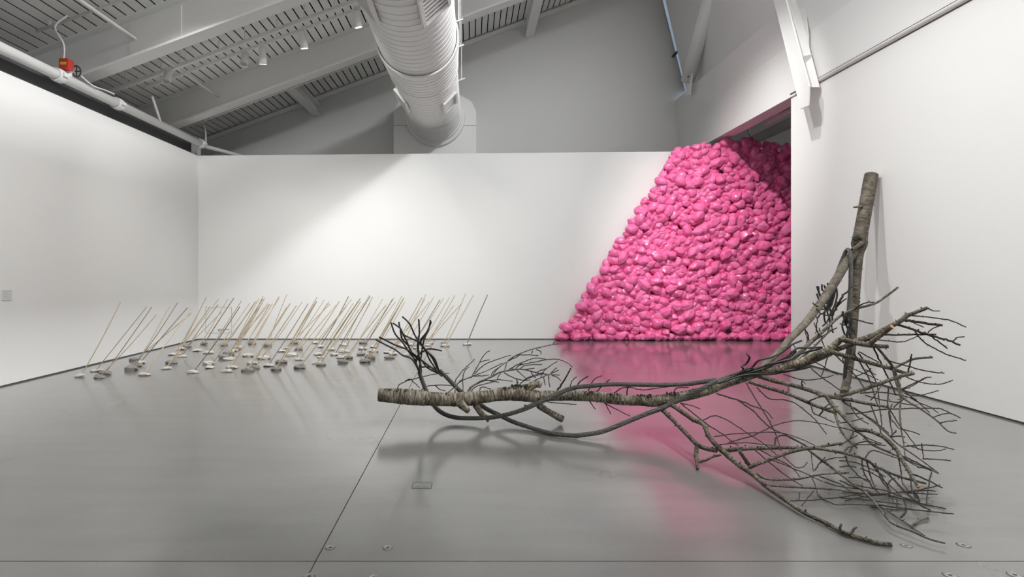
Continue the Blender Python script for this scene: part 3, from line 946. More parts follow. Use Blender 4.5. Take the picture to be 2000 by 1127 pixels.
# lower limbs
limb(TA, W([(1478, 733), (1515, 744.5), (1553, 753.5), (1591, 765.6), (1621, 774.6), (1666, 782), (1680, 785.5), (1710, 791)], 9.5, 6) + [(1736, 795, 5)], lambda a, b: 5.05 - (a - 1478) * .0018)
o, p = limbs[-1][1], limbs[-1][0]
MB().lathe(p[-1], (p[-1] - p[-2]).normalized(), [(0.002, 0), (0.003, .0095), (-.003, .011)], 10).build('cut_face', M_CUTFRESH, o)
limb(TA, W([(1462, 745), (1508, 759.5), (1545.6, 771.6), (1576, 785), (1598, 794), (1628.5, 805)], 7.5, 7), lambda a, b: 5.0 - (a - 1462) * .0022)
limb(TA, [(1614, 774, 8, 4.78), (1630, 796, 8, 4.68), (1640, 806, 7.5, 4.6), (1656, 822, 7.5, 4.5), (1672, 838, 8, 4.42), (1696, 841.4, 7.5, 4.36), (1720, 851, 7.5, 4.28), (1733, 859.5, 8.5, 4.22), (1752, 880, 7.5, 4.14), (1761, 897, 7, 4.08),
          (1776.7, 922.5, 6.5, 3.98), (1793, 951.5, 5.5, 3.86)], None)
o, p = limbs[-1][1], limbs[-1][0]
MB().lathe(p[-1], (p[-1] - p[-2]).normalized(), [(0.002, 0), (0.003, .0095), (-.003, .0105)], 10).build('cut_face', M_CUTFRESH, o)
limb(TA, [(1630, 800, 6, 4.66), (1633, 815, 5, 4.62), (1641, 838, 4.5, 4.5), (1656, 859, 4, 4.4), (1674, 875, 3.5, 4.32)], None, 'branch')
limb(TA, W([(1672, 840), (1688, 852.5), (1704, 868.5), (1736, 883), (1764.6, 895.7), (1795, 908), (1820, 918.6), (1833, 925)], 5.5, 2.6), cz, 'branch', dz=.06)
limb(TA, W([(1598, 772), (1640, 773), (1688, 760), (1728, 745.5), (1760, 734.5), (1784.5, 729)], 6.5, 7), lambda a, b: 4.80 - (a - 1598) * .0008)
limb(TA, W([(1744, 720), (1752, 752), (1763, 776), (1800, 800), (1828.5, 820.6), (1851, 841.4), (1867.6, 846)], 4.5, 2.6), cz, 'branch', dz=-.08)
limb(TA, W([(1646, 782), (1653, 788.7), (1680, 805), (1712, 828.6), (1736, 850), (1752, 866), (1790, 892), (1833, 924)], 4.5, 2.6), cz, 'branch', dz=.1)
# front limbs that reach the floor
limb(TA, [(1305, 787, 9, 5.28), (1318, 795, 8.5, 5.1), (1353, 818.6, 9, 4.78), (1374, 829, 8.5, 4.62), (1382.5, 848, 9, 4.5), (1397, 868, 10, 4.38), (1417.6, 886, 11, 4.27), (1444, 909, 9.5, 4.13), (1467, 924, 9.5, 4.02),
          (1497, 950, 9.5, 3.84), (1538, 979.6, 8.5, 3.62), (1573, 1003, 8, 3.46), (1617, 1023.5, 8.5, 3.33), (1649, 1041, 8.5, 3.22), (1682.5, 1052, 8.5, 3.15), (1712, 1060, 8.5, 3.11), (1742, 1064, 8.5, 3.08)], None, n=12)
lf = limbs[-1][1]
limb(TA, [(1640, 1037, 5), (1641, 1031, 5), (1643.5, 1023, 4)], lambda a, b: 3.22, 'spur', None, 7, 0, .1, 0, parent=lf)
limb(TA, [(1655, 1043, 6), (1664, 1039, 5), (1667, 1034, 4.5), (1673, 1029, 4)], lambda a, b: 3.19, 'spur', None, 7, 0, .1, 0, parent=lf)
limb(TA, [(1290, 797, 9, 5.22), (1321, 827, 8, 4.9), (1341.5, 848, 8.5, 4.68), (1362, 868, 9.5, 4.5), (1380, 876, 9, 4.42), (1400, 880, 9, 4.36)], None)
limb(TA, [(1361, 872, 8, 4.46), (1359.5, 888, 8.5, 4.43), (1361, 902, 7, 4.38), (1362, 916, 4.5, 4.31)], None, 'branch_stub')
limb(TA, [(1362, 903, 5.5, 4.37), (1380, 898, 5, 4.36), (1393, 892, 4.5, 4.36), (1408, 889, 3.5, 4.36)], None, 'branch')
limb(TA, W([(1412, 880), (1440, 877.5), (1470, 875.7), (1529, 874), (1573, 875.7), (1617, 870), (1644.6, 865.4)], 9.5, 4), lambda a, b: 4.32 - (a - 1412) * .0003, nub=.05)
limb(TA, W([(1444, 880), (1452, 892), (1463, 908)], 7, 7), lambda a, b: 4.2, 'branch')
limb(TA, W([(1462, 914), (1482, 905), (1499.6, 899), (1543.5, 883), (1587.5, 875.7), (1631, 881.5), (1657.6, 887), (1689, 897), (1718, 914.7), (1761, 932), (1808, 944)], 7, 4.5), lambda a, b: 4.10 - (a - 1462) * .0004, nub=.06)
limb(TA, W([(1478, 925), (1490, 933), (1514, 937), (1558, 935.7), (1602, 927), (1656, 922.5)], 5.5, 2.6), lambda a, b: 3.98, 'branch')
limb(TA, W([(1490, 944), (1497, 947.4), (1558, 951.8), (1631, 956), (1660, 961), (1698.6, 963.5), (1737.7, 966.4)], 4.2, 2.6), lambda a, b: 3.86, 'branch')
limb(TA, W([(1580, 879), (1600, 895), (1631, 918), (1672, 950), (1685, 957.7), (1708, 981), (1731.8, 1012), (1745.5, 1024), (1780.6, 1037.7), (1815.8, 1053), (1846, 1061)], 5.2, 3.2), cz, 'branch', dz=-.05)
limb(TA, W([(1705, 977), (1737.7, 1000.6), (1776.7, 1026), (1806, 1046.5)], 4, 2.8), cz, 'branch')
limb(TA, W([(1779, 1028), (1796, 1016.5), (1813, 1012)], 4.2, 3.8), cz, 'branch', dz=.0)

T5, T7, T6 = (1640, 720, 6.262), (1640, 860, 5.12), (1400, 820, 6.262)
TW = [  # crown twigs, pixel polylines with start and end width
    ([(1813, 602), (1822, 607), (1835, 607)], 2.4, 2), ([(1778, 616), (1808, 619), (1840, 623.5), (1857, 626), (1887, 639)], 2.6, 2.2),
    ([(1766, 625), (1795, 630), (1840, 635.5)], 5, 4.5), ([(1835, 637.5), (1822, 641), (1812, 651)], 2.4, 2), ([(1780, 629), (1790, 633), (1804.5, 639)], 2, 1.8),
    ([(1750, 634), (1792, 647), (1824, 656.7), (1852, 664.7), (1875, 674)], 4.6, 3.6), ([(1862, 667), (1868, 660), (1883.5, 658)], 2.6, 2.2), ([(1818, 656), (1834, 668), (1850, 680.6)], 3, 2.4),
    ([(1728, 654), (1776, 653.5), (1828, 653.5)], 3.6, 3), ([(1712, 664), (1752, 667.5), (1769, 666), (1792, 656.7)], 2.2, 1.8),
    ([(1787, 646), (1798, 661.5), (1819, 677.4), (1857, 695), (1886, 704)], 2.6, 2.2), ([(1774, 727), (1777, 710), (1780.5, 691)], 2.8, 2.2), ([(1736, 704.6), (1776, 716), (1810, 725), (1844, 729)], 2.6, 2.2),
    ([(1677, 687), (1700, 699), (1717, 708)], 2.4, 2), ([(1823.6, 815), (1838, 809), (1854, 807)], 2.2, 1.8), ([(1835, 825.4), (1852, 823), (1869, 821.4)], 2.2, 1.8),
    ([(1653, 808), (1690, 806), (1720, 800), (1768, 798), (1831.6, 798), (1852, 805), (1876.4, 816.6)], 2.8, 2), ([(1777, 776), (1790, 784), (1815.7, 795), (1833, 807)], 2.2, 1.6),
    ([(1764, 760), (1777, 772.7), (1797, 789), (1815.7, 806)], 2.6, 1.8), ([(1758, 762), (1780, 751), (1807.7, 738), (1819, 736.8)], 2.4, 2), ([(1760, 763), (1785, 752), (1808, 738)], 2.2, 1.8),
    ([(1768, 734), (1776, 739), (1800, 747), (1828.5, 751), (1849, 747), (1860.4, 742.7)], 2.4, 1.8), ([(1766, 768), (1779, 772.7), (1800, 772), (1833, 763)], 2.2, 1.8), ([(1761, 838), (1780, 843), (1796.5, 848.6)], 2, 1.8),
    ([(1764, 872), (1800, 869), (1839.6, 872.5), (1863.6, 878)], 2.6, 2), ([(1772, 869), (1790, 875), (1807.7, 879.7), (1831.6, 880.5), (1847.6, 876.5)], 2.2, 1.6), ([(1735, 795), (1758, 831.8), (1775, 853), (1793, 878)], 2.6, 1.8),
    ([(1802, 896), (1830, 897.5), (1857, 900)], 2.4, 2), ([(1800, 866), (1801.5, 880), (1804, 895)], 2, 1.8), ([(1819.7, 922.5), (1814, 946), (1809, 985)], 2.6, 2), ([(1773, 922), (1815.8, 940), (1841, 952.8)], 3.4, 2.4),
    ([(1768, 962), (1800, 956), (1829.5, 949)], 2.6, 2), ([(1770, 962), (1800, 964), (1831, 965.5)], 2.4, 1.8), ([(1700, 967), (1750, 962), (1806, 957.7), (1827.5, 960)], 2.6, 2), ([(1735, 971), (1796, 983), (1848, 993.4)], 2.8, 2),
    ([(1715, 986), (1776.7, 994.8), (1820, 999), (1862.6, 1003.6)], 2.8, 2.2), ([(1720, 913), (1733.8, 924.5), (1772.8, 965.5), (1796, 985), (1817.7, 996.7)], 4, 2.4), ([(1710, 905), (1722, 938), (1731.8, 951.8), (1745.5, 981)], 3, 2),
    ([(1757, 1011), (1766, 1003), (1773, 993)], 2, 1.8), ([(1700, 990), (1740, 995), (1770, 996)], 2, 1.8),
    ([(1424, 864), (1472, 850), (1512, 831), (1552, 822), (1591.6, 825), (1636, 835)], 2.2, 1.6), ([(1394, 853), (1430, 848), (1464, 845.6), (1520, 845), (1559.7, 856), (1591.6, 870)], 2, 1.6), ([(1405, 868), (1456, 864.7), (1512, 871)], 2, 1.6),
    ([(1372, 822), (1395, 812), (1421, 821), (1464, 848.7), (1496, 869.5), (1520, 892)], 2.2, 1.6), ([(1440, 781), (1470, 802), (1497, 829), (1512, 839), (1543.7, 853.5), (1580, 874)], 2.6, 1.8),
    ([(1457, 748), (1462.6, 757), (1488, 799), (1506, 829), (1515, 848.7), (1526, 880.7)], 2.6, 1.8), ([(1399, 768), (1440, 780.7), (1466, 791), (1488, 799), (1500, 806), (1509, 818)], 3, 1.6),
    ([(1514, 872), (1514, 858), (1524.6, 851), (1537, 852), (1577, 873)], 3.2, 2.4), ([(1474, 878), (1504, 904.6), (1543.7, 935), (1567.7, 949)], 2.4, 1.6), ([(1484, 878), (1510, 893), (1543.7, 911), (1563, 931.8)], 2.2, 1.6),
    ([(1500, 897), (1512, 900), (1559.7, 919), (1607.6, 941)], 2.2, 1.6), ([(1530, 890), (1551.7, 911), (1567.7, 912.6), (1577, 903)], 2, 1.5), ([(1585, 880), (1586, 900), (1589, 920.6)], 1.8, 1.5),
    ([(1585, 930), (1593, 950), (1598, 971.7)], 2, 1.5), ([(1538, 977), (1550, 978), (1591.6, 976.5), (1639.5, 971), (1700, 962)], 2.4, 1.8), ([(1566, 987.7), (1578, 972), (1590, 959)], 1.8, 1.5),
    ([(1600, 976), (1607.6, 976), (1636, 986), (1675, 985), (1718, 989)], 2.2, 1.8), ([(1559.7, 978), (1562, 962)], 2, 1.6), ([(1329, 787), (1378, 826), (1410, 847.4), (1442, 871)], 2.4, 1.8),
    ([(1479, 757), (1500, 777.6), (1530.5, 780.7), (1553, 788), (1583, 811), (1600, 829), (1614, 848)], 2.6, 1.8), ([(1530, 731), (1568, 741.5), (1606, 738.5), (1628.5, 732.4)], 2.4, 1.8), ([(1580, 716), (1606, 738), (1643.6, 764)], 2.6, 2),
    ([(1588, 704), (1610, 717), (1636, 732)], 2.2, 1.8), ([(1616, 698), (1610, 718), (1604, 735)], 2, 1.6), ([(1584, 788), (1588, 806), (1600, 812), (1630, 826)], 2.6, 2),
    ([(1578, 786), (1592, 778), (1603, 776)], 3.2, 2.2), ([(1595, 795), (1607, 797), (1620, 789)], 3, 2.2), ([(1600, 812), (1610, 800), (1625, 797)], 3, 2.4),
    ([(1566, 752), (1566, 744), (1573, 750)], 2.2, 1.6), ([(1540, 755), (1539, 766), (1535, 764)], 2.2, 1.8), ([(1645, 700), (1655, 715), (1700, 735), (1716, 742)], 2.2, 1.6),
    ([(1670, 735), (1692, 727), (1701, 719)], 2, 1.8), ([(1690, 722), (1700, 727), (1711, 732)], 2, 1.6), ([(1668, 690), (1690, 725), (1700, 748), (1714, 790)], 2.8, 2), ([(1676, 690), (1697, 718), (1712, 750), (1718, 788)], 2.6, 1.8),
    ([(1705, 676), (1716, 700), (1726, 722), (1738, 745), (1750, 772)], 3.4, 2.2), ([(1628, 690), (1650, 712), (1680, 745), (1690, 765)], 2.8, 2), ([(1660, 787), (1668, 805), (1682, 820), (1697, 828)], 2.4, 1.8),
    ([(1640, 826), (1660, 824), (1686, 817)], 2.4, 2), ([(1700, 790), (1709, 812), (1721, 845), (1727, 858)], 2.8, 2), ([(1716, 792), (1721, 815), (1722, 832)], 2.4, 2), ([(1735, 755), (1734, 785), (1736, 800), (1741, 840), (1744, 850)], 2.6, 1.8),
    ([(1668, 796), (1690, 812), (1705, 820), (1736, 846)], 2.4, 1.8), ([(1640, 834), (1668, 842), (1700, 858), (1722, 866)], 2.4, 1.8), ([(1742, 790), (1738, 803), (1740, 818), (1747, 826), (1757, 838)], 2.4, 1.8),
    ([(1690, 772), (1720, 781), (1752, 786), (1786, 792)], 2.4, 1.8), ([(1680, 768), (1720, 766), (1757, 772), (1790, 780)], 2.4, 1.8), ([(1700, 782), (1712, 768), (1720, 755)], 2, 1.6), ([(1746, 796), (1757, 785), (1770, 777)], 2.6, 2),
    ([(1740, 853), (1750, 841)], 3.4, 2.6), ([(1742, 853), (1756, 852), (1768, 854)], 2.8, 2.2), ([(1667, 844), (1664, 850), (1661, 856)], 3.4, 2.8),
    ([(1657, 887), (1668, 870), (1690, 862), (1720, 868)], 3, 2), ([(1646, 884), (1662, 872), (1690, 868), (1730, 870)], 2.4, 1.8), ([(1690, 895), (1704, 880), (1737, 890), (1762, 897)], 2.6, 1.8),
    ([(1650, 890), (1660, 910), (1680, 932), (1695, 940)], 3, 2), ([(1684, 895), (1685, 915), (1700, 945), (1722, 968)], 3.4, 2), ([(1692, 897), (1699, 925), (1704, 940), (1712, 958)], 3, 2), ([(1698, 900), (1720, 928), (1740, 960)], 2.8, 2),
    ([(1680, 915), (1710, 928), (1738, 948), (1760, 968)], 2.4, 1.8), ([(1640, 912), (1660, 910), (1672, 913)], 2.4, 2), ([(1658, 933), (1680, 933), (1700, 940)], 2, 1.6), ([(1640, 925), (1650, 924), (1657, 923)], 3.4, 3),
    ([(1674, 948), (1700, 953), (1728, 958), (1760, 970), (1797, 980)], 2.6, 1.8), ([(1640, 938), (1670, 952), (1700, 960)], 2.4, 1.8), ([(1640, 972), (1680, 975), (1710, 979), (1760, 985)], 2.4, 1.8), ([(1650, 978), (1690, 970), (1730, 966)], 2, 1.6),
    ([(1755, 895), (1760, 920), (1762, 940), (1775, 962)], 2.6, 1.8), ([(1778, 930), (1780, 950), (1784, 966), (1797, 979)], 2.6, 1.8), ([(1784, 965), (1792, 968), (1796, 981)], 2.4, 2), ([(1733, 947), (1740, 938), (1748, 934)], 2.6, 2),
    ([(1752, 968), (1752, 985), (1751, 990)], 1.8, 1.5), ([(1770, 893), (1790, 903), (1810, 913), (1822, 920)], 2.8, 2), ([(1794, 913), (1808, 915), (1820, 920)], 2.2, 1.8), ([(1762, 890), (1780, 905), (1795, 912)], 2.4, 1.8),
    ([(1765, 985), (1770, 998), (1760, 1011)], 1.8, 1.5), ([(1640, 900), (1665, 902), (1700, 915), (1730, 932)], 2.4, 1.8), ([(1610, 941), (1640, 950), (1680, 955)], 2.2, 1.8), ([(1600, 905), (1625, 895), (1655, 893)], 2.2, 1.8),
    ([(1592, 918), (1602, 903), (1612, 893)], 2.4, 1.8), ([(1600, 930), (1640, 945), (1670, 965), (1700, 972)], 2.4, 1.8), ([(1640, 870), (1660, 858), (1675, 850)], 2.2, 1.8)]
for pts, w0, w1 in TW:
    twig(TA, W(pts, w0, w1), cz)
TWU = [  # twigs of the limb that climbs in front of the leaning trunk
    ([(1668, 604), (1688, 592), (1707, 590)], 3, 2.2), ([(1644, 616), (1662, 621), (1684.6, 627.7), (1705, 632.5)], 3, 2.2), ([(1624, 618), (1636.7, 592.6), (1650, 574), (1664, 560.6)], 4.5, 3.4), ([(1632, 600), (1642, 591), (1653.5, 583)], 3.2, 2.4),
    ([(1646, 616), (1646.5, 608)], 3, 2.6), ([(1600, 655), (1594, 640), (1597, 625), (1594, 618)], 2.4, 1.8), ([(1570, 680), (1577, 664), (1572, 648)], 2.2, 1.6), ([(1590, 665), (1600, 660), (1617, 650), (1635, 640)], 3, 2.2),
    ([(1600, 640), (1606, 668), (1615, 685)], 2.2, 1.6), ([(1590, 630), (1595, 645), (1592, 652)], 1.8, 1.5), ([(1555, 692), (1553, 680), (1549, 672)], 2, 1.6), ([(1640, 632), (1660, 640), (1672, 655)], 2.2, 1.8)]
for pts, w0, w1 in TWU:
    twig(TA, W(pts, w0, w1), lambda a, b: 5.25)
# twigs along the trunk
for pts, w0, w1 in [([(1088.5, 763), (1102, 742), (1115, 718.6)], 4, 2.2), ([(1112, 764), (1117, 745), (1127, 735.6)], 2, 1.6), ([(1120.5, 764), (1134, 745), (1149, 734.5)], 2.6, 2), ([(1148, 765), (1160, 742), (1176, 733.5)], 2, 1.6),
                    ([(1165, 766), (1178, 752), (1191, 741)], 2.2, 1.8), ([(1149, 780), (1156, 790), (1163, 799.5)], 2.4, 1.8), ([(1182, 786), (1187, 797), (1193, 809)], 2, 1.6), ([(1180, 787), (1205, 800), (1231, 813)], 2, 1.5),
                    ([(1196, 772), (1210, 760), (1229, 756), (1245, 760), (1261, 761), (1300, 756), (1335, 753)], 2.2, 1.6), ([(1225, 775), (1226, 760), (1232, 752)], 2.6, 2), ([(1316, 770), (1322, 758), (1345, 757)], 2, 1.6),
                    ([(1328, 787), (1350, 792), (1368, 799)], 2, 1.5), ([(1060, 784), (1090, 787), (1126, 790)], 1.8, 1.5)]:
    twig(TA, W(pts, w0, w1), trunkZ, 0.0)
# the fine bough behind the left part of the trunk
bz = lambda a, b: 5.66 + (770 - b) * .0085
limb(TA, W([(912, 773), (914.8, 765.6), (919.6, 757), (931.6, 749), (947, 741.6), (961.6, 735), (978.4, 726.6), (1006, 721.8), (1024, 721.8), (1048, 727.8), (1069.6, 731.4), (1093.6, 732.6)], 5, 1.8), bz, 'branch', nub=.1, nubsize=.006)
limb(TA, W([(985.6, 724.8), (991.6, 705.6), (1009.6, 693.6), (1033.6, 684), (1064.8, 676), (1090, 671.4)], 3, 1.8), bz, 'branch', nub=.1, nubsize=.006)
limb(TA, W([(888, 769), (894.4, 748.8), (920.8, 735.6), (952, 723.6), (982, 709)], 2.8, 1.8), bz, 'branch', nub=.1, nubsize=.006)
limb(TA, W([(905, 772), (902.8, 742.8), (893, 750)], 2.2, 1.8), bz, 'branch', nub=0)
for pts in [[(1079, 673), (1081, 670), (1083, 666.6)], [(995, 721), (1012, 711.6), (1036, 701.4), (1051.6, 699.6), (1067, 702)], [(1007, 721), (1015.6, 712.8), (1042, 708), (1069.6, 702), (1088.8, 702), (1105.6, 707.4), (1118, 717)],
            [(1014.4, 721), (1030, 712.8), (1058.8, 712)], [(1056.4, 736.8), (1062.4, 724.8), (1088.8, 705)], [(888.4, 750), (893, 738), (907.6, 720), (927.4, 701.4)], [(902.8, 742.8), (907.6, 724.8), (916, 716.4)],
            [(920, 738), (928, 723.6), (940, 702), (948.4, 690), (957.4, 685)], [(938.8, 706.8), (948, 704), (956.8, 703)], [(926.8, 730), (946, 712.8), (970, 702), (997.6, 694)], [(962.8, 734.4), (970, 722.4), (988, 708)],
            [(984.4, 727.8), (1006, 739), (1024, 742.8), (1036, 741.6)], [(1009.6, 723.6), (1018, 731), (1026.4, 738)], [(1014.4, 752.4), (1030, 738), (1060, 728)], [(1032.4, 751), (1042, 744), (1072, 731)], [(1070.8, 733), (1072, 745), (1074.4, 756)],
            [(1075.6, 729.6), (1082, 723), (1087.6, 718)], [(1077, 729), (1084, 726), (1091, 723)], [(1078, 733), (1088, 737), (1096, 744)], [(931.6, 749), (943, 744), (976, 742), (1001, 745)], [(914, 772), (928, 756), (947, 750), (968, 745)],
            [(936, 767), (941, 756), (961.6, 761)], [(1024, 722), (1036, 720), (1044, 719)], [(1036, 724), (1041, 733), (1046, 738)], [(1009, 694), (1030, 693), (1052, 695)], [(1038, 690), (1040, 686)], [(1048, 683), (1056, 687), (1056, 692)],
            [(775, 764), (780, 752), (794.6, 744), (823, 736.7), (854, 730), (878, 729)], [(815, 768), (833, 755), (856, 752), (887, 753)], [(874, 768), (886, 757), (900, 744), (925, 735)], [(792, 744), (801, 741), (814, 752), (820, 758)],
            [(850, 752), (858, 760), (870, 764)], [(945, 741), (958, 744), (975, 747)], [(958, 737), (964, 725), (975, 718)], [(925, 734), (945, 734), (955, 732)], [(1062, 728), (1050, 733), (1030, 740), (1018, 748)],
            [(1062, 737), (1064, 748), (1065, 752)], [(1000, 722), (1005, 715), (1020, 710)], [(1044, 728), (1060, 722), (1066, 720)], [(978, 728), (972, 738), (974, 742)], [(993, 705), (1003, 700), (1012, 696)]]:
    twig(TA, W(pts, 2.0, 1.5), bz, rg.uniform(-.05, .12))

# ------------------------------------------------------------------ the trunk leaning on the right partition
TB = empty('leaning_tree', tuple(P(1649, 768, 7.05)))
tag(TB, 'forked cherry trunk set upside down against the right partition', 'tree')
storeB = []
bzz = lambda a, b: 7.60 + (b - 339.5) / (768 - 339.5) * (7.06 - 7.60)
tb = [(1702, 341, 23), (1700, 352, 23.5), (1693, 391, 24), (1684.5, 437, 24), (1680, 462, 25), (1678.5, 476, 28), (1677, 488, 22), (1675.6, 504.6, 17.5), (1672, 550.7, 16), (1670, 597, 14.5), (1667, 639.5, 13.5), (1663, 689, 13.5), (1656, 735, 14), (1649, 767, 14)]
o, p, r = limb(TB, tb, bzz, 'trunk', M_BARKUP, 20, 0, .06, .25, .012, 9, store=storeB)
d = (p[0] - p[1]).normalized()
MB().lathe(p[0], d, [(0.002, 0), (0.003, r[0] * .95), (-.004, r[0])], 20).build('cut_face', M_CUT, o)
limb(TB, [(1684, 403, 6), (1674, 404, 4.5), (1667, 405, 3)], lambda a, b: bzz(a, b) - .05, 'spur', None, 7, 0, .1, 0, store=storeB, parent=o)
limb(TB, [(1684, 474, 8), (1675, 481, 8), (1664, 487.5, 6)], lambda a, b: bzz(a, b) - .12, 'branch_stub', M_BARKUP, 9, 0, .1, 0, store=storeB, parent=o)
mb = MB()
for i in range(80):
    ax, ay = 1679 + rg.uniform(-13, 13), 473 + rg.uniform(-11, 8)
    c = P(ax, ay, bzz(ax, ay) - .11 + abs(ax - 1679) * .005)
    rr = rg.uniform(.010, .020)
    mb.lathe(c - Vector((0, 0, rr)), Vector((rg.uniform(-.4, .4), rg.uniform(-.4, .4), 1)), [(0, 0), (rr * .4, rr * .8), (rr, rr), (rr * 1.6, rr * .6), (rr * 2, 0)], 6)
mb.build('knot', M_MOSS, o)
mb = MB()
for i in range(18):
    ax, ay = 1673 + rg.uniform(-5, 6), 583 + rg.uniform(-9, 9)
    c = P(ax, ay, bzz(ax, ay) - .035)
    rr = rg.uniform(.008, .015)
    mb.lathe(c - Vector((0, 0, rr)), Vector((0, rg.uniform(-.4, .4), 1)), [(0, 0), (rr * .4, rr * .8), (rr, rr), (rr * 1.6, rr * .6), (rr * 2, 0)], 6)
mb.build('moss_patch', M_MOSS, o)
limb(TB, [(1672, 490, 15, 7.40), (1654, 511.7, 16, 7.28), (1633, 547, 16, 7.05), (1619, 568.5, 15.5, 6.9), (1597.5, 600, 15, 6.66), (1572.6, 632, 14, 6.38), (1544, 661, 13, 6.06), (1519, 689, 12, 5.8), (1491, 714, 10.5, 5.52), (1470, 729, 9, 5.36)],
     None, 'limb', M_BARKUP, 16, 0, .07, .2, .012, 8, store=storeB)
for pts in [[(1597, 599), (1591, 595), (1587, 591)], [(1595, 603), (1604, 613), (1620, 617)], [(1570, 640), (1578, 655), (1580, 668)]]:
    twig(TB, W(pts, 3, 2), lambda a, b: 6.5, 0, store=storeB)


# ------------------------------------------------------------------ wire ropes
def rope_run(name, pts, parent, seg=10, pitch=0.17):
    """pts: (px, py, width, Z): six strands laid round a core"""
    p, r = line3(pts, None, 0, seg)
    # even steps
    out, rad = [p[0]], [r[0]]
    step = 0.016
    for i in range(1, len(p)):
        L = (p[i] - p[i - 1]).length
        k = max(1, int(L / step))
        for j in range(1, k + 1):
            out.append(p[i - 1].lerp(p[i], j / k)); rad.append(r[i - 1] + (r[i] - r[i - 1]) * j / k)
    p, r = out, rad
    mb = MB()
    t = (p[1] - p[0]).normalized()
    s = t.cross(Vector((0, 0, 1))).normalized()
    frames, run = [], 0.0
    for i in range(len(p)):
        t = (p[min(i + 1, len(p) - 1)] - p[max(i - 1, 0)]).normalized()
        s = (s - t * s.dot(t)).normalized()
        if i: run += (p[i] - p[i - 1]).length
        frames.append((s.copy(), t.cross(s), run))
    for k in range(6):
        q = []
        for i, (s_, u_, rn) in enumerate(frames):
            a = 2 * math.pi * (k / 6.0 + rn / pitch)
            q.append(p[i] + (s_ * math.cos(a) + u_ * math.sin(a)) * r[i] * .66)
        mb.tube(q, [x * .345 for x in r], 7, True)
    mb.tube(p, [x * .5 for x in r], 6, True)
    return mb.build(name, M_ROPE, parent, smooth=True)


def strand(pts, parent, w, Z=None, dz=0.0):
    q = [(a[0], a[1], w) + ((a[2],) if len(a) > 2 else (Z + dz + (0.03 * math.sin(i * 1.7 + a[0])),)) for i, a in enumerate(pts)]
    p, r = line3(q, None, 0, 7)
    r[-1] *= 1.0
    mb = MB().tube(p, r, 7)
    return mb.build('frayed_strand', M_STRAND, parent, smooth=True, angle=60)


RA = empty('wire_rope', tuple(P(905, 820, 5.7)))
tag(RA, 'frayed steel wire rope that sags in front of the trunk down to the floor', 'rope')
RB = empty('wire_rope', tuple(P(1120, 856, 5.15)))
tag(RB, 'frayed steel wire rope that rises over the trunk near its mossy stub', 'rope')
# the two ropes: one dips low to the floor right of the trunk's middle (RA), one lies higher along the trunk (RB)
rope_run('twisted_run', [(819, 726, 8, 5.80), (823, 739, 8.5, 5.79), (834.5, 767.6, 9, 5.77), (848.7, 793, 9, 5.74), (866.7, 808, 9, 5.70), (895, 816, 9, 5.66), (941, 816.5, 9, 5.60), (977, 812.6, 9, 5.52), (1016, 802, 9, 5.47), (1054.6, 785.6, 9.5, 5.46),
                         (1093, 767.6, 9.5, 5.49), (1120, 757.5, 9, 5.50), (1154.5, 753.7, 9, 5.47), (1197, 750.5, 9, 5.42), (1271.7, 751.6, 9, 5.35), (1335.6, 750.5, 9, 5.28), (1378, 745, 9, 5.2), (1400, 741.5, 8, 5.17)], RB)
rope_run('twisted_run', [(859, 723, 7, 5.86), (874.4, 739, 8.5, 5.84), (895, 760, 9, 5.78), (915, 777, 9, 5.76), (939, 791, 9, 5.72), (951.7, 799.5, 9, 5.68), (977, 811.6, 9, 5.62), (1003, 824, 9, 5.52), (1042, 837, 9, 5.36), (1080, 847, 9.5, 5.22), (1120, 850.5, 9.5, 5.12),
                         (1133, 850, 9.5, 5.1), (1176, 843, 9.5, 5.1), (1218.4, 826.5, 9.5, 5.12), (1261, 809, 9.5, 5.14), (1293, 797, 9.5, 5.15), (1335.6, 777, 9.5, 5.13), (1367.5, 761, 9, 5.08), (1389, 749.5, 8.5, 5.08), (1402, 744, 7, 5.09)], RA)
T1 = lambda l: [pw(x, y, 720, 590, 3.885) for x, y in l]
for i, l in enumerate([[(385, 530), (330, 435), (260, 405), (200, 360), (130, 325), (55, 285)], [(395, 560), (350, 440), (300, 370), (260, 310), (200, 240), (170, 155)],
                       [(400, 540), (395, 480), (380, 400), (370, 330), (385, 240), (380, 130)], [(390, 540), (385, 500), (400, 400), (420, 290), (455, 210), (470, 135)],
                       [(400, 560), (360, 470), (380, 400), (380, 320), (440, 240), (470, 150)], [(390, 540), (360, 460), (370, 410), (420, 370), (460, 355), (510, 360), (555, 370)]]):
    strand(T1(l), RB, 3.3, 5.80, .03 * (i % 3) - .03)
for i, l in enumerate([[(560, 565), (480, 500), (400, 440), (300, 365), (200, 325), (80, 265)], [(540, 545), (470, 450), (430, 370), (370, 300), (270, 250), (240, 200), (185, 160)],
                       [(560, 555), (450, 500), (400, 440), (330, 390), (290, 300), (240, 200), (230, 150)], [(550, 550), (530, 510), (500, 430), (440, 370), (390, 310), (350, 250), (310, 165), (255, 110)],
                       [(550, 560), (520, 500), (480, 420), (420, 350), (395, 290), (440, 230), (476, 150)], [(550, 560), (500, 505), (440, 490), (400, 490), (380, 440), (340, 400), (300, 330), (255, 280), (240, 210)]]):
    strand(T1(l), RA, 3.3, 5.87, .03 * (i % 3) - .03)
T4 = lambda l: [pw(x, y, 1440, 660, 6.63) for x, y in l]
zA, zB = 5.03, 5.06
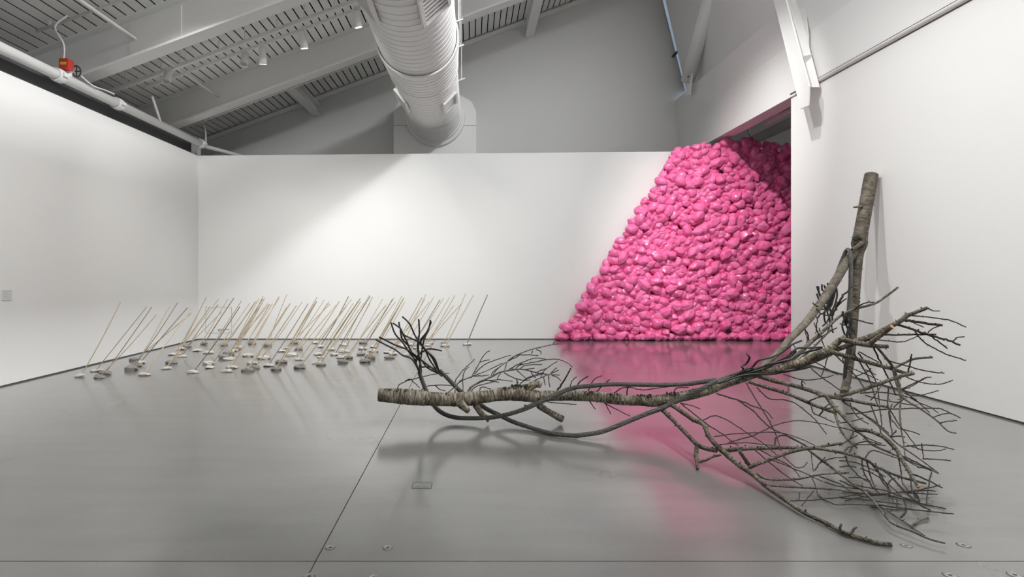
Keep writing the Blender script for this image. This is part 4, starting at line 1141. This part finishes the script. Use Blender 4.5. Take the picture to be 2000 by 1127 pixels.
for i, l in enumerate([[(-260, 560), (-100, 500), (60, 430), (75, 395), (55, 365), (110, 340), (155, 270), (150, 235), (125, 205)], [(-230, 550), (0, 480), (180, 390), (280, 290), (440, 250), (600, 170), (700, 90), (830, 35)],
                       [(-240, 540), (0, 455), (200, 405), (400, 345), (650, 235), (720, 170), (800, 130), (950, 128), (1100, 120)], [(-240, 560), (50, 450), (250, 400), (450, 335), (600, 265), (690, 240), (760, 165)]]):
    strand(T4(l), RB, 4.0, zB, .02 * (i % 2))
for i, l in enumerate([[(-260, 585), (-50, 520), (150, 440), (300, 390), (430, 335), (600, 300), (700, 275), (800, 210), (950, 170), (1100, 140)], [(-260, 575), (-60, 500), (130, 400), (190, 395), (250, 420)],
                       [(-240, 590), (100, 480), (430, 470), (560, 450), (700, 425), (850, 400), (950, 370)], [(-240, 570), (0, 490), (300, 410), (500, 330), (650, 300)], [(0, 500), (250, 480), (470, 465), (620, 400), (800, 385), (940, 375)]]):
    strand(T4(l), RA, 4.0, zA, .02 * (i % 2))

RC = empty('wire_rope', tuple(P(1657, 750, 7.0)))
tag(RC, 'steel wire rope slung over the fork of the leaning trunk with both ends unravelled', 'rope')
T8 = lambda l, Z: [(*pw(x, y, 1560, 460, 6.26), Z) for x, y in l]
rope_run('twisted_run', [(1628, 560, 7, 7.12), (1638, 525.5, 7.5, 7.38), (1649.5, 496.7, 7.5, 7.40), (1653, 489.5, 7.5, 7.36), (1657, 487.5, 7.5, 7.28), (1660, 494, 7.5, 7.22), (1661.5, 510, 7.5, 7.18), (1662, 524, 8, 7.17), (1661.4, 556, 8, 7.14), (1659.5, 590, 8.5, 7.10), (1658, 612, 9, 7.06)], RC, 10, .22)
for i, l in enumerate([[(440, 600), (400, 760), (330, 830), (270, 760), (240, 680), (220, 620)], [(430, 620), (420, 780), (340, 900), (290, 780), (250, 700), (240, 620)], [(450, 620), (400, 800), (350, 840), (320, 700), (285, 660), (285, 595)],
                       [(440, 600), (420, 780), (370, 820), (340, 690), (310, 610)], [(450, 600), (470, 720), (440, 850), (390, 950), (350, 1050), (290, 1110)], [(440, 640), (380, 780), (330, 900), (310, 990), (330, 1080)],
                       [(430, 640), (410, 830), (350, 930), (380, 1020), (370, 1127), (350, 1200)], [(440, 620), (360, 850), (280, 900), (250, 800), (220, 710)], [(450, 640), (430, 760), (380, 870), (410, 1000), (400, 1100), (420, 1190)],
                       [(440, 620), (400, 740), (360, 640), (355, 580)], [(430, 640), (370, 860), (300, 950), (265, 960), (230, 1010)]]):
    strand(T8(l, 7.0 + .05 * (i % 3)), RC, 3.2)
for i, l in enumerate([[(620, 930), (600, 1020), (620, 1100), (590, 1200), (610, 1320), (580, 1450), (560, 1600), (550, 1760)], [(610, 940), (640, 1050), (600, 1150), (630, 1260), (590, 1380), (600, 1500), (570, 1640)],
                       [(600, 940), (570, 1050), (600, 1160), (570, 1260), (590, 1350)], [(630, 940), (630, 1060), (650, 1160), (620, 1300), (640, 1400), (600, 1560), (570, 1740)], [(600, 930), (540, 1060), (535, 1130), (560, 1220), (530, 1300)],
                       [(610, 940), (580, 1100), (550, 1000), (540, 930)], [(620, 940), (650, 1080), (590, 1240), (640, 1340), (590, 1440), (560, 1500), (530, 1460)]]):
    strand(T8(l, 6.98 + .04 * (i % 3)), RC, 3.4)

# ------------------------------------------------------------------ field of sticks standing in lumps
STICKS = [  # top x, top y, lump x, lump y, thickness px, lump (p pale, d dark)
    (235.3, 590.6, 156, 733, 2.2, 'p'), (287, 599, 188, 722, 2.2, 'p'), (297, 599, 206, 728, 2.4, 'd'), (305, 615, 194, 735, 1.8, 'd'), (331.7, 597.6, 265, 713, 2.4, 'd'), (347, 591.3, 258, 720, 2.4, 'd'), (366.5, 600.7, 274, 706.5, 2.4, 'p'),
    (376.5, 603, 282, 730, 2.6, 'p'), (373.6, 611.6, 264, 701, 1.6, 'd'), (402.6, 581, 342, 690, 2.6, 'p'), (401, 584, 354, 679.5, 2.2, 'p'), (410.4, 599, 336, 707, 2.6, 'd'), (426.7, 584.4, 325, 717.5, 2.8, 'p'), (445, 584, 384, 682.5, 2.0, 'p'),
    (433.4, 609, 366, 675, 2.2, 'd'), (426, 595, 355, 694, 2.4, 'p'), (456.6, 582.4, 398, 669.5, 2.6, 'd'), (468.3, 599, 376, 725, 2.6, 'p'), (471.4, 588, 407, 687, 2.2, 'p'), (487.7, 592, 408, 708, 2.6, 'p'), (499, 588.6, 409, 716, 2.2, 'p'),
    (501, 589, 436, 671.7, 1.8, 'd'), (506, 583, 451, 685, 2.2, 'p'), (514, 578.5, 462, 675.5, 2.2, 'p'), (513, 584, 447, 689.5, 2.4, 'd'), (517, 581.6, 463, 680, 2.0, 'd'), (522.6, 593, 447, 700, 2.4, 'p'), (526.5, 594, 438, 697, 2.0, 'd'),
    (532, 593.6, 443, 723, 2.6, 'p'), (527, 594, 453, 716, 2.2, 'p'), (544.8, 578.5, 484.6, 692.6, 3.0, 'p'), (545.6, 581.3, 492, 668.6, 2.0, 'd'), (566.6, 593, 484, 722, 3.2, 'd'), (579, 597, 497, 716.7, 3.2, 'd'), (560.7, 574.6, 522, 673, 1.8, 'd'),
    (590, 590, 515.6, 698, 1.8, 'p'), (602, 593, 524.5, 712, 2.4, 'p'), (619, 580.5, 560.4, 677.5, 2.2, 'p'), (618.6, 588, 549.5, 706, 3.2, 'd'), (617, 589.5, 539.5, 720, 3.2, 'd'), (633, 586, 575, 668, 1.6, 'd'), (643, 589.4, 568, 691.5, 2.2, 'p'),
    (644.2, 594.5, 550.5, 683.7, 2.2, 'p'), (656.6, 595.7, 584, 680, 2.2, 'd'), (663, 588.6, 584.4, 700, 2.6, 'p'), (680.7, 579, 627, 675, 2.6, 'p'), (676.5, 597.6, 586, 716.3, 3.2, 'd'), (686.6, 584.4, 616, 667.5, 1.5, 'p'), (703.6, 583, 627, 695.4, 2.8, 'p'),
    (700, 587.5, 621, 707, 2.6, 'p'), (704.4, 588.6, 627, 711, 2.6, 'd'), (710.6, 592, 647, 680.6, 2.4, 'p'), (721.5, 576.6, 671, 672, 2.0, 'p'), (723, 578.7, 652.4, 690.7, 2.4, 'p'), (727.7, 579.7, 671.5, 684.5, 2.2, 'p'), (723, 591.4, 668, 696, 2.2, 'p'),
    (747.6, 584, 680, 697, 2.4, 'd'), (754.4, 595.6, 670, 706, 2.8, 'd'), (770.8, 581, 710, 667.5, 2.0, 'd'), (772, 589.5, 707.5, 679, 2.2, 'p'), (767, 584, 704.4, 690, 2.4, 'd'), (785, 578, 730, 675, 2.2, 'p'), (789, 582, 712.5, 704.7, 3.4, 'd'),
    (790.5, 589.3, 723, 697.7, 2.6, 'd'), (787, 585, 730, 684.5, 2.4, 'p'), (824.7, 581, 761, 697, 2.6, 'd'), (831.5, 575.5, 784, 674, 2.0, 'p'), (830, 584.4, 767, 689.6, 2.2, 'p'), (838.5, 590, 757, 686, 2.2, 'p'), (847.4, 580, 791, 675, 1.6, 'p'),
    (859.4, 585.7, 797, 690.8, 2.6, 'p'), (866, 583, 805, 671, 2.0, 'p'), (877.8, 581, 816, 677.6, 2.6, 'p'), (888.8, 577, 837, 668.6, 2.2, 'p'), (885.8, 597, 820, 683, 2.0, 'p'), (901.7, 592.8, 832, 672, 2.0, 'p'), (909.7, 573, 867, 669, 2.0, 'd'),
    (924.7, 576.6, 869, 673.5, 3.0, 'p'), (952.3, 575.8, 911.5, 670.5, 3.0, 'p'), (512, 592, 456, 683, 1.8, 'p'), (560, 600, 493, 708, 2.0, 'p'), (640, 592, 575, 690, 2.0, 'p'), (690, 592, 621, 690, 2.0, 'p')]
rl = random.Random(5)


def lump_mesh(seed, mat, nm):
    bm = bmesh.new()
    bmesh.ops.create_icosphere(bm, subdivisions=3, radius=1.0)
    for v in bm.verts:
        q = v.co * 1.5 + Vector((seed * 7.3, 0, 0))
        k = 1 + .38 * noise.noise(q) + .18 * noise.noise(q * 2.6)
        v.co = v.co * k
        if v.co.z < -.55: v.co.z = -.55
        v.co.z *= .62 if nm == 'dark' else .5
    zmin = min(v.co.z for v in bm.verts)
    for v in bm.verts: v.co.z -= zmin
    me = bpy.data.meshes.new('lump')
    bm.to_mesh(me); bm.free()
    me.materials.append(mat)
    return me


LUMPS = {'p': [lump_mesh(i, M_PALE, 'pale') for i in range(6)], 'd': [lump_mesh(i + 10, M_STONE, 'dark') for i in range(5)]}
order_x = sorted(range(len(STICKS)), key=lambda i: STICKS[i][2])
UNIQ = {order_x[0]: 'lone tan stick in a flat pale lump, farthest left beside the left partition', order_x[-1]: 'lone dark stick in a pale lump, farthest right by the back wall'}
idx_front = max(range(len(STICKS)), key=lambda i: STICKS[i][3])
UNIQ[idx_front] = 'thin stick in the big grey lump nearest the camera at the left'
ORD = 'first second third fourth fifth sixth seventh eighth ninth tenth eleventh twelfth thirteenth fourteenth fifteenth sixteenth seventeenth eighteenth nineteenth twentieth'.split()
ORD += ['twenty-' + w for w in ORD[:9]] + ['thirtieth'] + ['thirty-' + w for w in ORD[:9]] + ['fortieth'] + ['forty-' + w for w in ORD[:9]]


def zone(st):
    lx, ly = st[2], st[3]
    where = 'by the left partition' if lx < 300 else ('below the outlined panel' if lx < 455 else ('mid field' if lx < 640 else ('right field' if lx < 775 else 'behind the frayed rope')))
    row = 'front rows' if ly > 700 else ('middle rows' if ly > 682 else 'rear rows')
    return ('pale lump' if st[5] == 'p' else 'dark lump', row, where)


for i, (tx, ty, lx, ly, w, kind) in enumerate(STICKS):
    Z = floorZ(ly + 3.2)
    c = P(lx, ly + 3.2, Z); c.z = 0.0
    top = P(tx, ty, Z + rl.uniform(-.15, .25) if Z < 11.8 else Z)
    root = empty('leaning_stick', tuple(c))
    kd, row, where = zone(STICKS[i])
    if i in UNIQ:
        lab = UNIQ[i]
    else:
        mates = [j for j in order_x if j not in UNIQ and zone(STICKS[j]) == (kd, row, where)]
        k_ = mates.index(i)
        lab = '%s stick from the left in a %s, %s, %s' % (ORD[k_], kd, row, where) if len(mates) > 1 else 'only stick in a %s, %s, %s' % (kd, row, where)
    grp = 'sticks standing in lumps'
    tag(root, lab, 'stick', grp)
    r0 = max(w / 2 / F * Z * .66, .006)
    foot = c + Vector((rl.uniform(-.01, .02), rl.uniform(-.02, .02), .02))
    mid = foot.lerp(top, .5) + Vector((rl.uniform(-.02, .02), 0, rl.uniform(-.012, .012)))
    pp = catmull([tuple(foot), tuple(mid), tuple(top)], 4)
    MB().tube(pp, [r0 * (1.06 - .12 * j / (len(pp) - 1)) for j in range(len(pp))], 7).build('stick', M_REED[0 if w < 2.3 else (1 if rl.random() < .45 else (2 if rl.random() < .5 else 0))], root, smooth=True, angle=50)
    me = rl.choice(LUMPS[kind])
    o = link('lump', me, root, (0, 0, 0))
    sx = rl.uniform(.078, .105) * (.95 if kind == 'd' else 1.0)
    o.scale = (sx, sx * rl.uniform(.45, .7), sx * rl.uniform(.55, .95) * (1.0 if kind == 'd' else .85))
    o.rotation_euler = (0, 0, rl.uniform(-.35, .35) + (math.pi if rl.random() < .5 else 0))

# ------------------------------------------------------------------ heap of pink bags
rb = random.Random(21)


def bag_mesh(seed, sub):
    g = random.Random(seed)
    bm = bmesh.new()
    bmesh.ops.create_icosphere(bm, subdivisions=sub, radius=1.0)
    planes = []
    for i in range(15):
        n = Vector((g.gauss(0, 1), g.gauss(0, 1), g.gauss(0, 1))).normalized()
        planes.append((n, g.uniform(.70, .98)))
    el = g.uniform(1.15, 1.55)
    tip = g.random() < .55
    for v in bm.verts:
        d = v.co.normalized()
        # soft minimum over flat facets: a bag pressed by its neighbours
        acc = 1.0
        for n, h in planes:
            c = d.dot(n)
            if c > .05: acc += (c / h) ** 26
        rr = acc ** (-1 / 26.0) * 1.10
        q = d * rr
        sv = Vector((seed, 0, 0))
        q += d * (.05 * noise.noise(d * 3.1 + sv) - .055 * (1 - min(1.0, abs(noise.noise(d * 2.6 - sv)) * 5.0)) + .025 * noise.noise(d * 7 + sv))
        q.x *= el; q.y *= g_w; q.z *= 1.0
        if tip and d.x > .80:
            k = (d.x - .80) / .20
            q.y *= 1 - .75 * k; q.z *= 1 - .75 * k; q.x += .30 * k
        v.co = q
    me = bpy.data.meshes.new('inflated_bag')
    bm.to_mesh(me); bm.free()
    me.materials.append(M_BAG)
    me.polygons.foreach_set('use_smooth', [True] * len(me.polygons))
    return me


g_w = .95
BAGS = [bag_mesh(100 + i, 4) for i in range(14)]
BAGS_LO = [bag_mesh(100 + i, 3) for i in range(14)]
ZF = 12.56


def left_edge(z):
    """x of the heap's sloping left side at height z"""
    return 1.98 + (z - .08) * (4.52 - 1.98) / 4.05


def top_edge(x):
    return 4.33 if x < 5.6 else 4.36 + .10 * math.sin(x * 2.3)


cands = []
tries = 0
while tries < 44000:
    tries += 1
    x, z = rb.uniform(1.8, 7.9), rb.uniform(.09, 4.45)
    if x < left_edge(z) or z > top_edge(x): continue
    s = rb.uniform(.070, .120)
    ok = True
    for (a, b, t) in cands:
        if abs(a - x) < .3 and abs(b - z) < .3:
            dd = math.hypot(a - x, (b - z) * 1.12)
            if dd < (s + t) * .68: ok = False; break
    if ok: cands.append((x, z, s))
# a full row on the floor
xx = 1.95
row0 = []
while xx < 7.8:
    s = rb.uniform(.070, .118)
    row0.append((xx, s * rb.uniform(.8, 1.0), s)); xx += s * rb.uniform(1.5, 1.8)
cands = [c for c in cands if c[1] > .20] + row0


def vis(c):
    px = VPX + c[0] / ZF * F
    return px < 1560


show = sorted([c for c in cands if vis(c)], key=lambda c: -c[2])
chosen = set(show[:300])


def bag_zone(c):
    x, z, s = c
    if z < .20: return 'floor'
    if x < left_edge(z) + .24: return 'edge'
    if z > top_edge(x) - .25: return 'top'
    side = 'left' if x < 4.2 else ('middle' if x < XR else 'right')
    band = min(4, int(z / .9))
    return side, band


HIGH = ('just above the floor row', 'at about breast height', 'about half way up', 'about three quarters up', 'just under the top')
SIDE = {'left': 'in its left part', 'middle': 'in its middle part', 'right': 'in its shaded right part'}
zones = {}
for c in chosen: zones.setdefault(bag_zone(c), []).append(c)
for k_, l in zones.items():
    l.sort(key=(lambda c: c[1]) if k_ == 'edge' else (lambda c: c[0]))


def bag_label(c):
    zn = bag_zone(c)
    o_ = ORD[zones[zn].index(c)]
    if zn == 'floor': return o_ + ' large pink bag from the left in the row on the floor'
    if zn == 'edge': return o_ + ' large pink bag up the sloping left edge of the heap'
    if zn == 'top': return o_ + ' large pink bag from the left along the top of the heap'
    return '%s pink bag from the left, %s, %s' % (o_, HIGH[zn[1]], SIDE[zn[0]])


stuff_parts = []
for c in cands:
    x, z, s = c
    rot = Matrix.Rotation(rb.uniform(0, 6.28), 3, 'X') @ Matrix.Rotation(rb.uniform(-.6, .6), 3, 'Z')
    rot = Matrix.Rotation(rb.choice((rb.gauss(0, .5), rb.gauss(0, .5), rb.uniform(0, 3.14))), 3, 'Y') @ rot
    y = ZF + rb.uniform(-.055, .04) - .05 * (s - .11) / .03
    if z < .16: rot = Matrix.Rotation(rb.uniform(-.25, .25), 3, 'Y') @ Matrix.Rotation(rb.uniform(-.8, .8), 3, 'Z') @ Matrix.Rotation(rb.uniform(0, 6.28), 3, 'X')
    k = rb.randrange(len(BAGS))
    if c in chosen:
        o = link('inflated_bag', BAGS[k], None, (x, y, z))
        o.rotation_euler = rot.to_euler()
        o.scale = (s, s, s)
        tag(o, bag_label(c), 'bag', 'pink inflated bags in the heap')
    else:
        stuff_parts.append((BAGS[k], Matrix.Translation((x, y, z)) @ rot.to_4x4() @ Matrix.Scale(s, 4)))
# a second layer behind, filling the gaps
n2 = 0
for i in range(2600):
    x, z = rb.uniform(2.0, 7.9), rb.uniform(.12, 4.3)
    if x < left_edge(z) + .12 or z > top_edge(x) - .1: continue
    n2 += 1
    if n2 > 950: break
    s = rb.uniform(.08, .105)
    rot = Matrix.Rotation(rb.uniform(0, 6.28), 3, 'X') @ Matrix.Rotation(rb.uniform(0, 3), 3, 'Y')
    stuff_parts.append((BAGS_LO[rb.randrange(len(BAGS_LO))], Matrix.Translation((x, ZF + rb.uniform(.03, .08), z)) @ rot.to_4x4() @ Matrix.Scale(s, 4)))
cache = {}
vv, ff, off = [], [], 0
for me, mt in stuff_parts:
    if me.name not in cache:
        co = np.empty(len(me.vertices) * 3); me.vertices.foreach_get('co', co)
        fi = np.empty(len(me.polygons) * 3, dtype=np.int64); me.loops.foreach_get('vertex_index', fi)
        cache[me.name] = (co.reshape(-1, 3), fi.reshape(-1, 3))
    co, fi = cache[me.name]
    A = np.array(mt)
    v = co @ A[:3, :3].T + A[:3, 3]
    v[:, 1] = np.minimum(v[:, 1], ZB - .004)
    v[:, 2] = np.maximum(v[:, 2], .003)
    vv.append(v); ff.append(fi + off); off += len(co)
me = bpy.data.meshes.new('bag_heap')
me.from_pydata(np.concatenate(vv).tolist(), [], np.concatenate(ff).tolist())
me.materials.append(M_BAG)
me.polygons.foreach_set('use_smooth', [True] * len(me.polygons))
tag(link('bag_heap', me), 'smaller pink inflated plastic bags packed between the large ones in the heap', 'bags', kind='stuff')

# ------------------------------------------------------------------ signs and floor fittings
def wall_card():
    Z0, Z1 = 7.44, 7.60
    r = empty('wall_label', (XL, 7.5, 1.14)); tag(r, 'small white label card on the left partition at the edge of the picture', 'label')
    MB().box(XL + .001, XL + .008, Z0, Z1, 1.14, 1.28).build('card', M_CARD, r)
    for k in range(5):
        MB().box(XL + .008, XL + .0085, Z0 + .015, Z1 - .02 - .03 * (k % 2), 1.26 - .022 * k - .006, 1.26 - .022 * k).build('print_line', M_FAINT, r)


wall_card()
x0, z0, x1, z1 = P(401.5, 650.5, ZB).x, P(401.5, 650.5, ZB).z, P(452.8, 600.3, ZB).x, P(452.8, 600.3, ZB).z
r = empty('outlined_panel', ((x0 + x1) / 2, ZB, z0)); tag(r, 'thin dark square outline with two lines of print low on the back wall', 'sign')
e = .006
for bx in ((x0, x1, z0, z0 + e), (x0, x1, z1 - e, z1), (x0, x0 + e, z0, z1), (x1 - e, x1, z0, z1)):
    MB().box(bx[0], bx[1], ZB - .003, ZB - .0005, bx[2], bx[3]).build('outline_strip', M_GREYM, r)
for (pxa, pxb, py_) in ((425.6, 448, 643.4), (425.6, 439, 646.2)):
    xa, xb, zz = P(pxa, py_, ZB).x, P(pxb, py_, ZB).x, P(pxa, py_, ZB).z
    q = xa
    while q < xb:
        L = rl.uniform(.018, .045)
        MB().box(q, min(q + L, xb), ZB - .003, ZB - .0005, zz - .007, zz + .007).build('print_word', M_INK, r)
        q += L + .008


def anchor(px, py, lab, dia):
    Z = floorZ(py); c = P(px, py, Z); c.z = 0
    r = empty('floor_anchor', tuple(c)); tag(r, lab, 'floor anchor', 'round floor anchors')
    R = dia / 2
    MB().lathe(c, (0, 0, 1), [(0.0005, R), (.003, R * .97), (.0035, R * .82), (.0015, R * .78), (.0015, R * .3)], 24).build('ring', M_STEELBARE, r, smooth=True, angle=40)
    MB().lathe(c, (0, 0, 1), [(.0003, R * 1.16), (.0006, R * .98)], 24).build('joint_ring', M_BLACK, r)
    MB().lathe(c, (0, 0, 1), [(.0018, R * .34), (.0022, 0.0)], 16).build('socket', M_BLACK, r)


for a in ((645, 1070, 'round steel floor anchor beside the long floor joint, left of a pair', .048), (757, 1070, 'round steel floor anchor right of the one by the long joint', .048),
          (1770, 1066, 'round steel floor anchor at the tip of the front branch', .05), (1882, 1065, 'round steel floor anchor standing alone right of the branch tips', .058),
          (1856, 1124, 'round steel floor anchor at the lower edge of the picture, right side', .058), (1982, 1123, 'round steel floor anchor in the lower right corner', .058),
          (604, 1126, 'round steel floor anchor at the lower edge under the floor joint', .05), (730, 1129, 'round steel floor anchor at the lower edge, second from the joint', .05)):
    anchor(*a)
c = P(824.5, 948, floorZ(948)); c.z = 0
r = empty('floor_outlet', tuple(c)); tag(r, 'rectangular metal outlet cover let into the concrete floor', 'outlet')
hx, hy = .064, .052
MB().box(c.x - hx, c.x + hx, c.y - hy, c.y + hy, .0005, .002).build('cover_plate', M_STEELBARE, r)
for (a0, a1, b0, b1) in ((-hx - .006, hx + .006, hy, hy + .006), (-hx - .006, hx + .006, -hy - .006, -hy), (-hx - .006, -hx, -hy, hy), (hx, hx + .006, -hy, hy)):
    MB().box(c.x + a0, c.x + a1, c.y + b0, c.y + b1, .0005, .0025).build('frame', M_CHANNEL, r)
for sx in (-1, 1):
    MB().box(c.x + sx * .028 - .018, c.x + sx * .028 + .018, c.y - .03, c.y + .03, .002, .0045).build('flip_lid', M_STEELBARE, r)
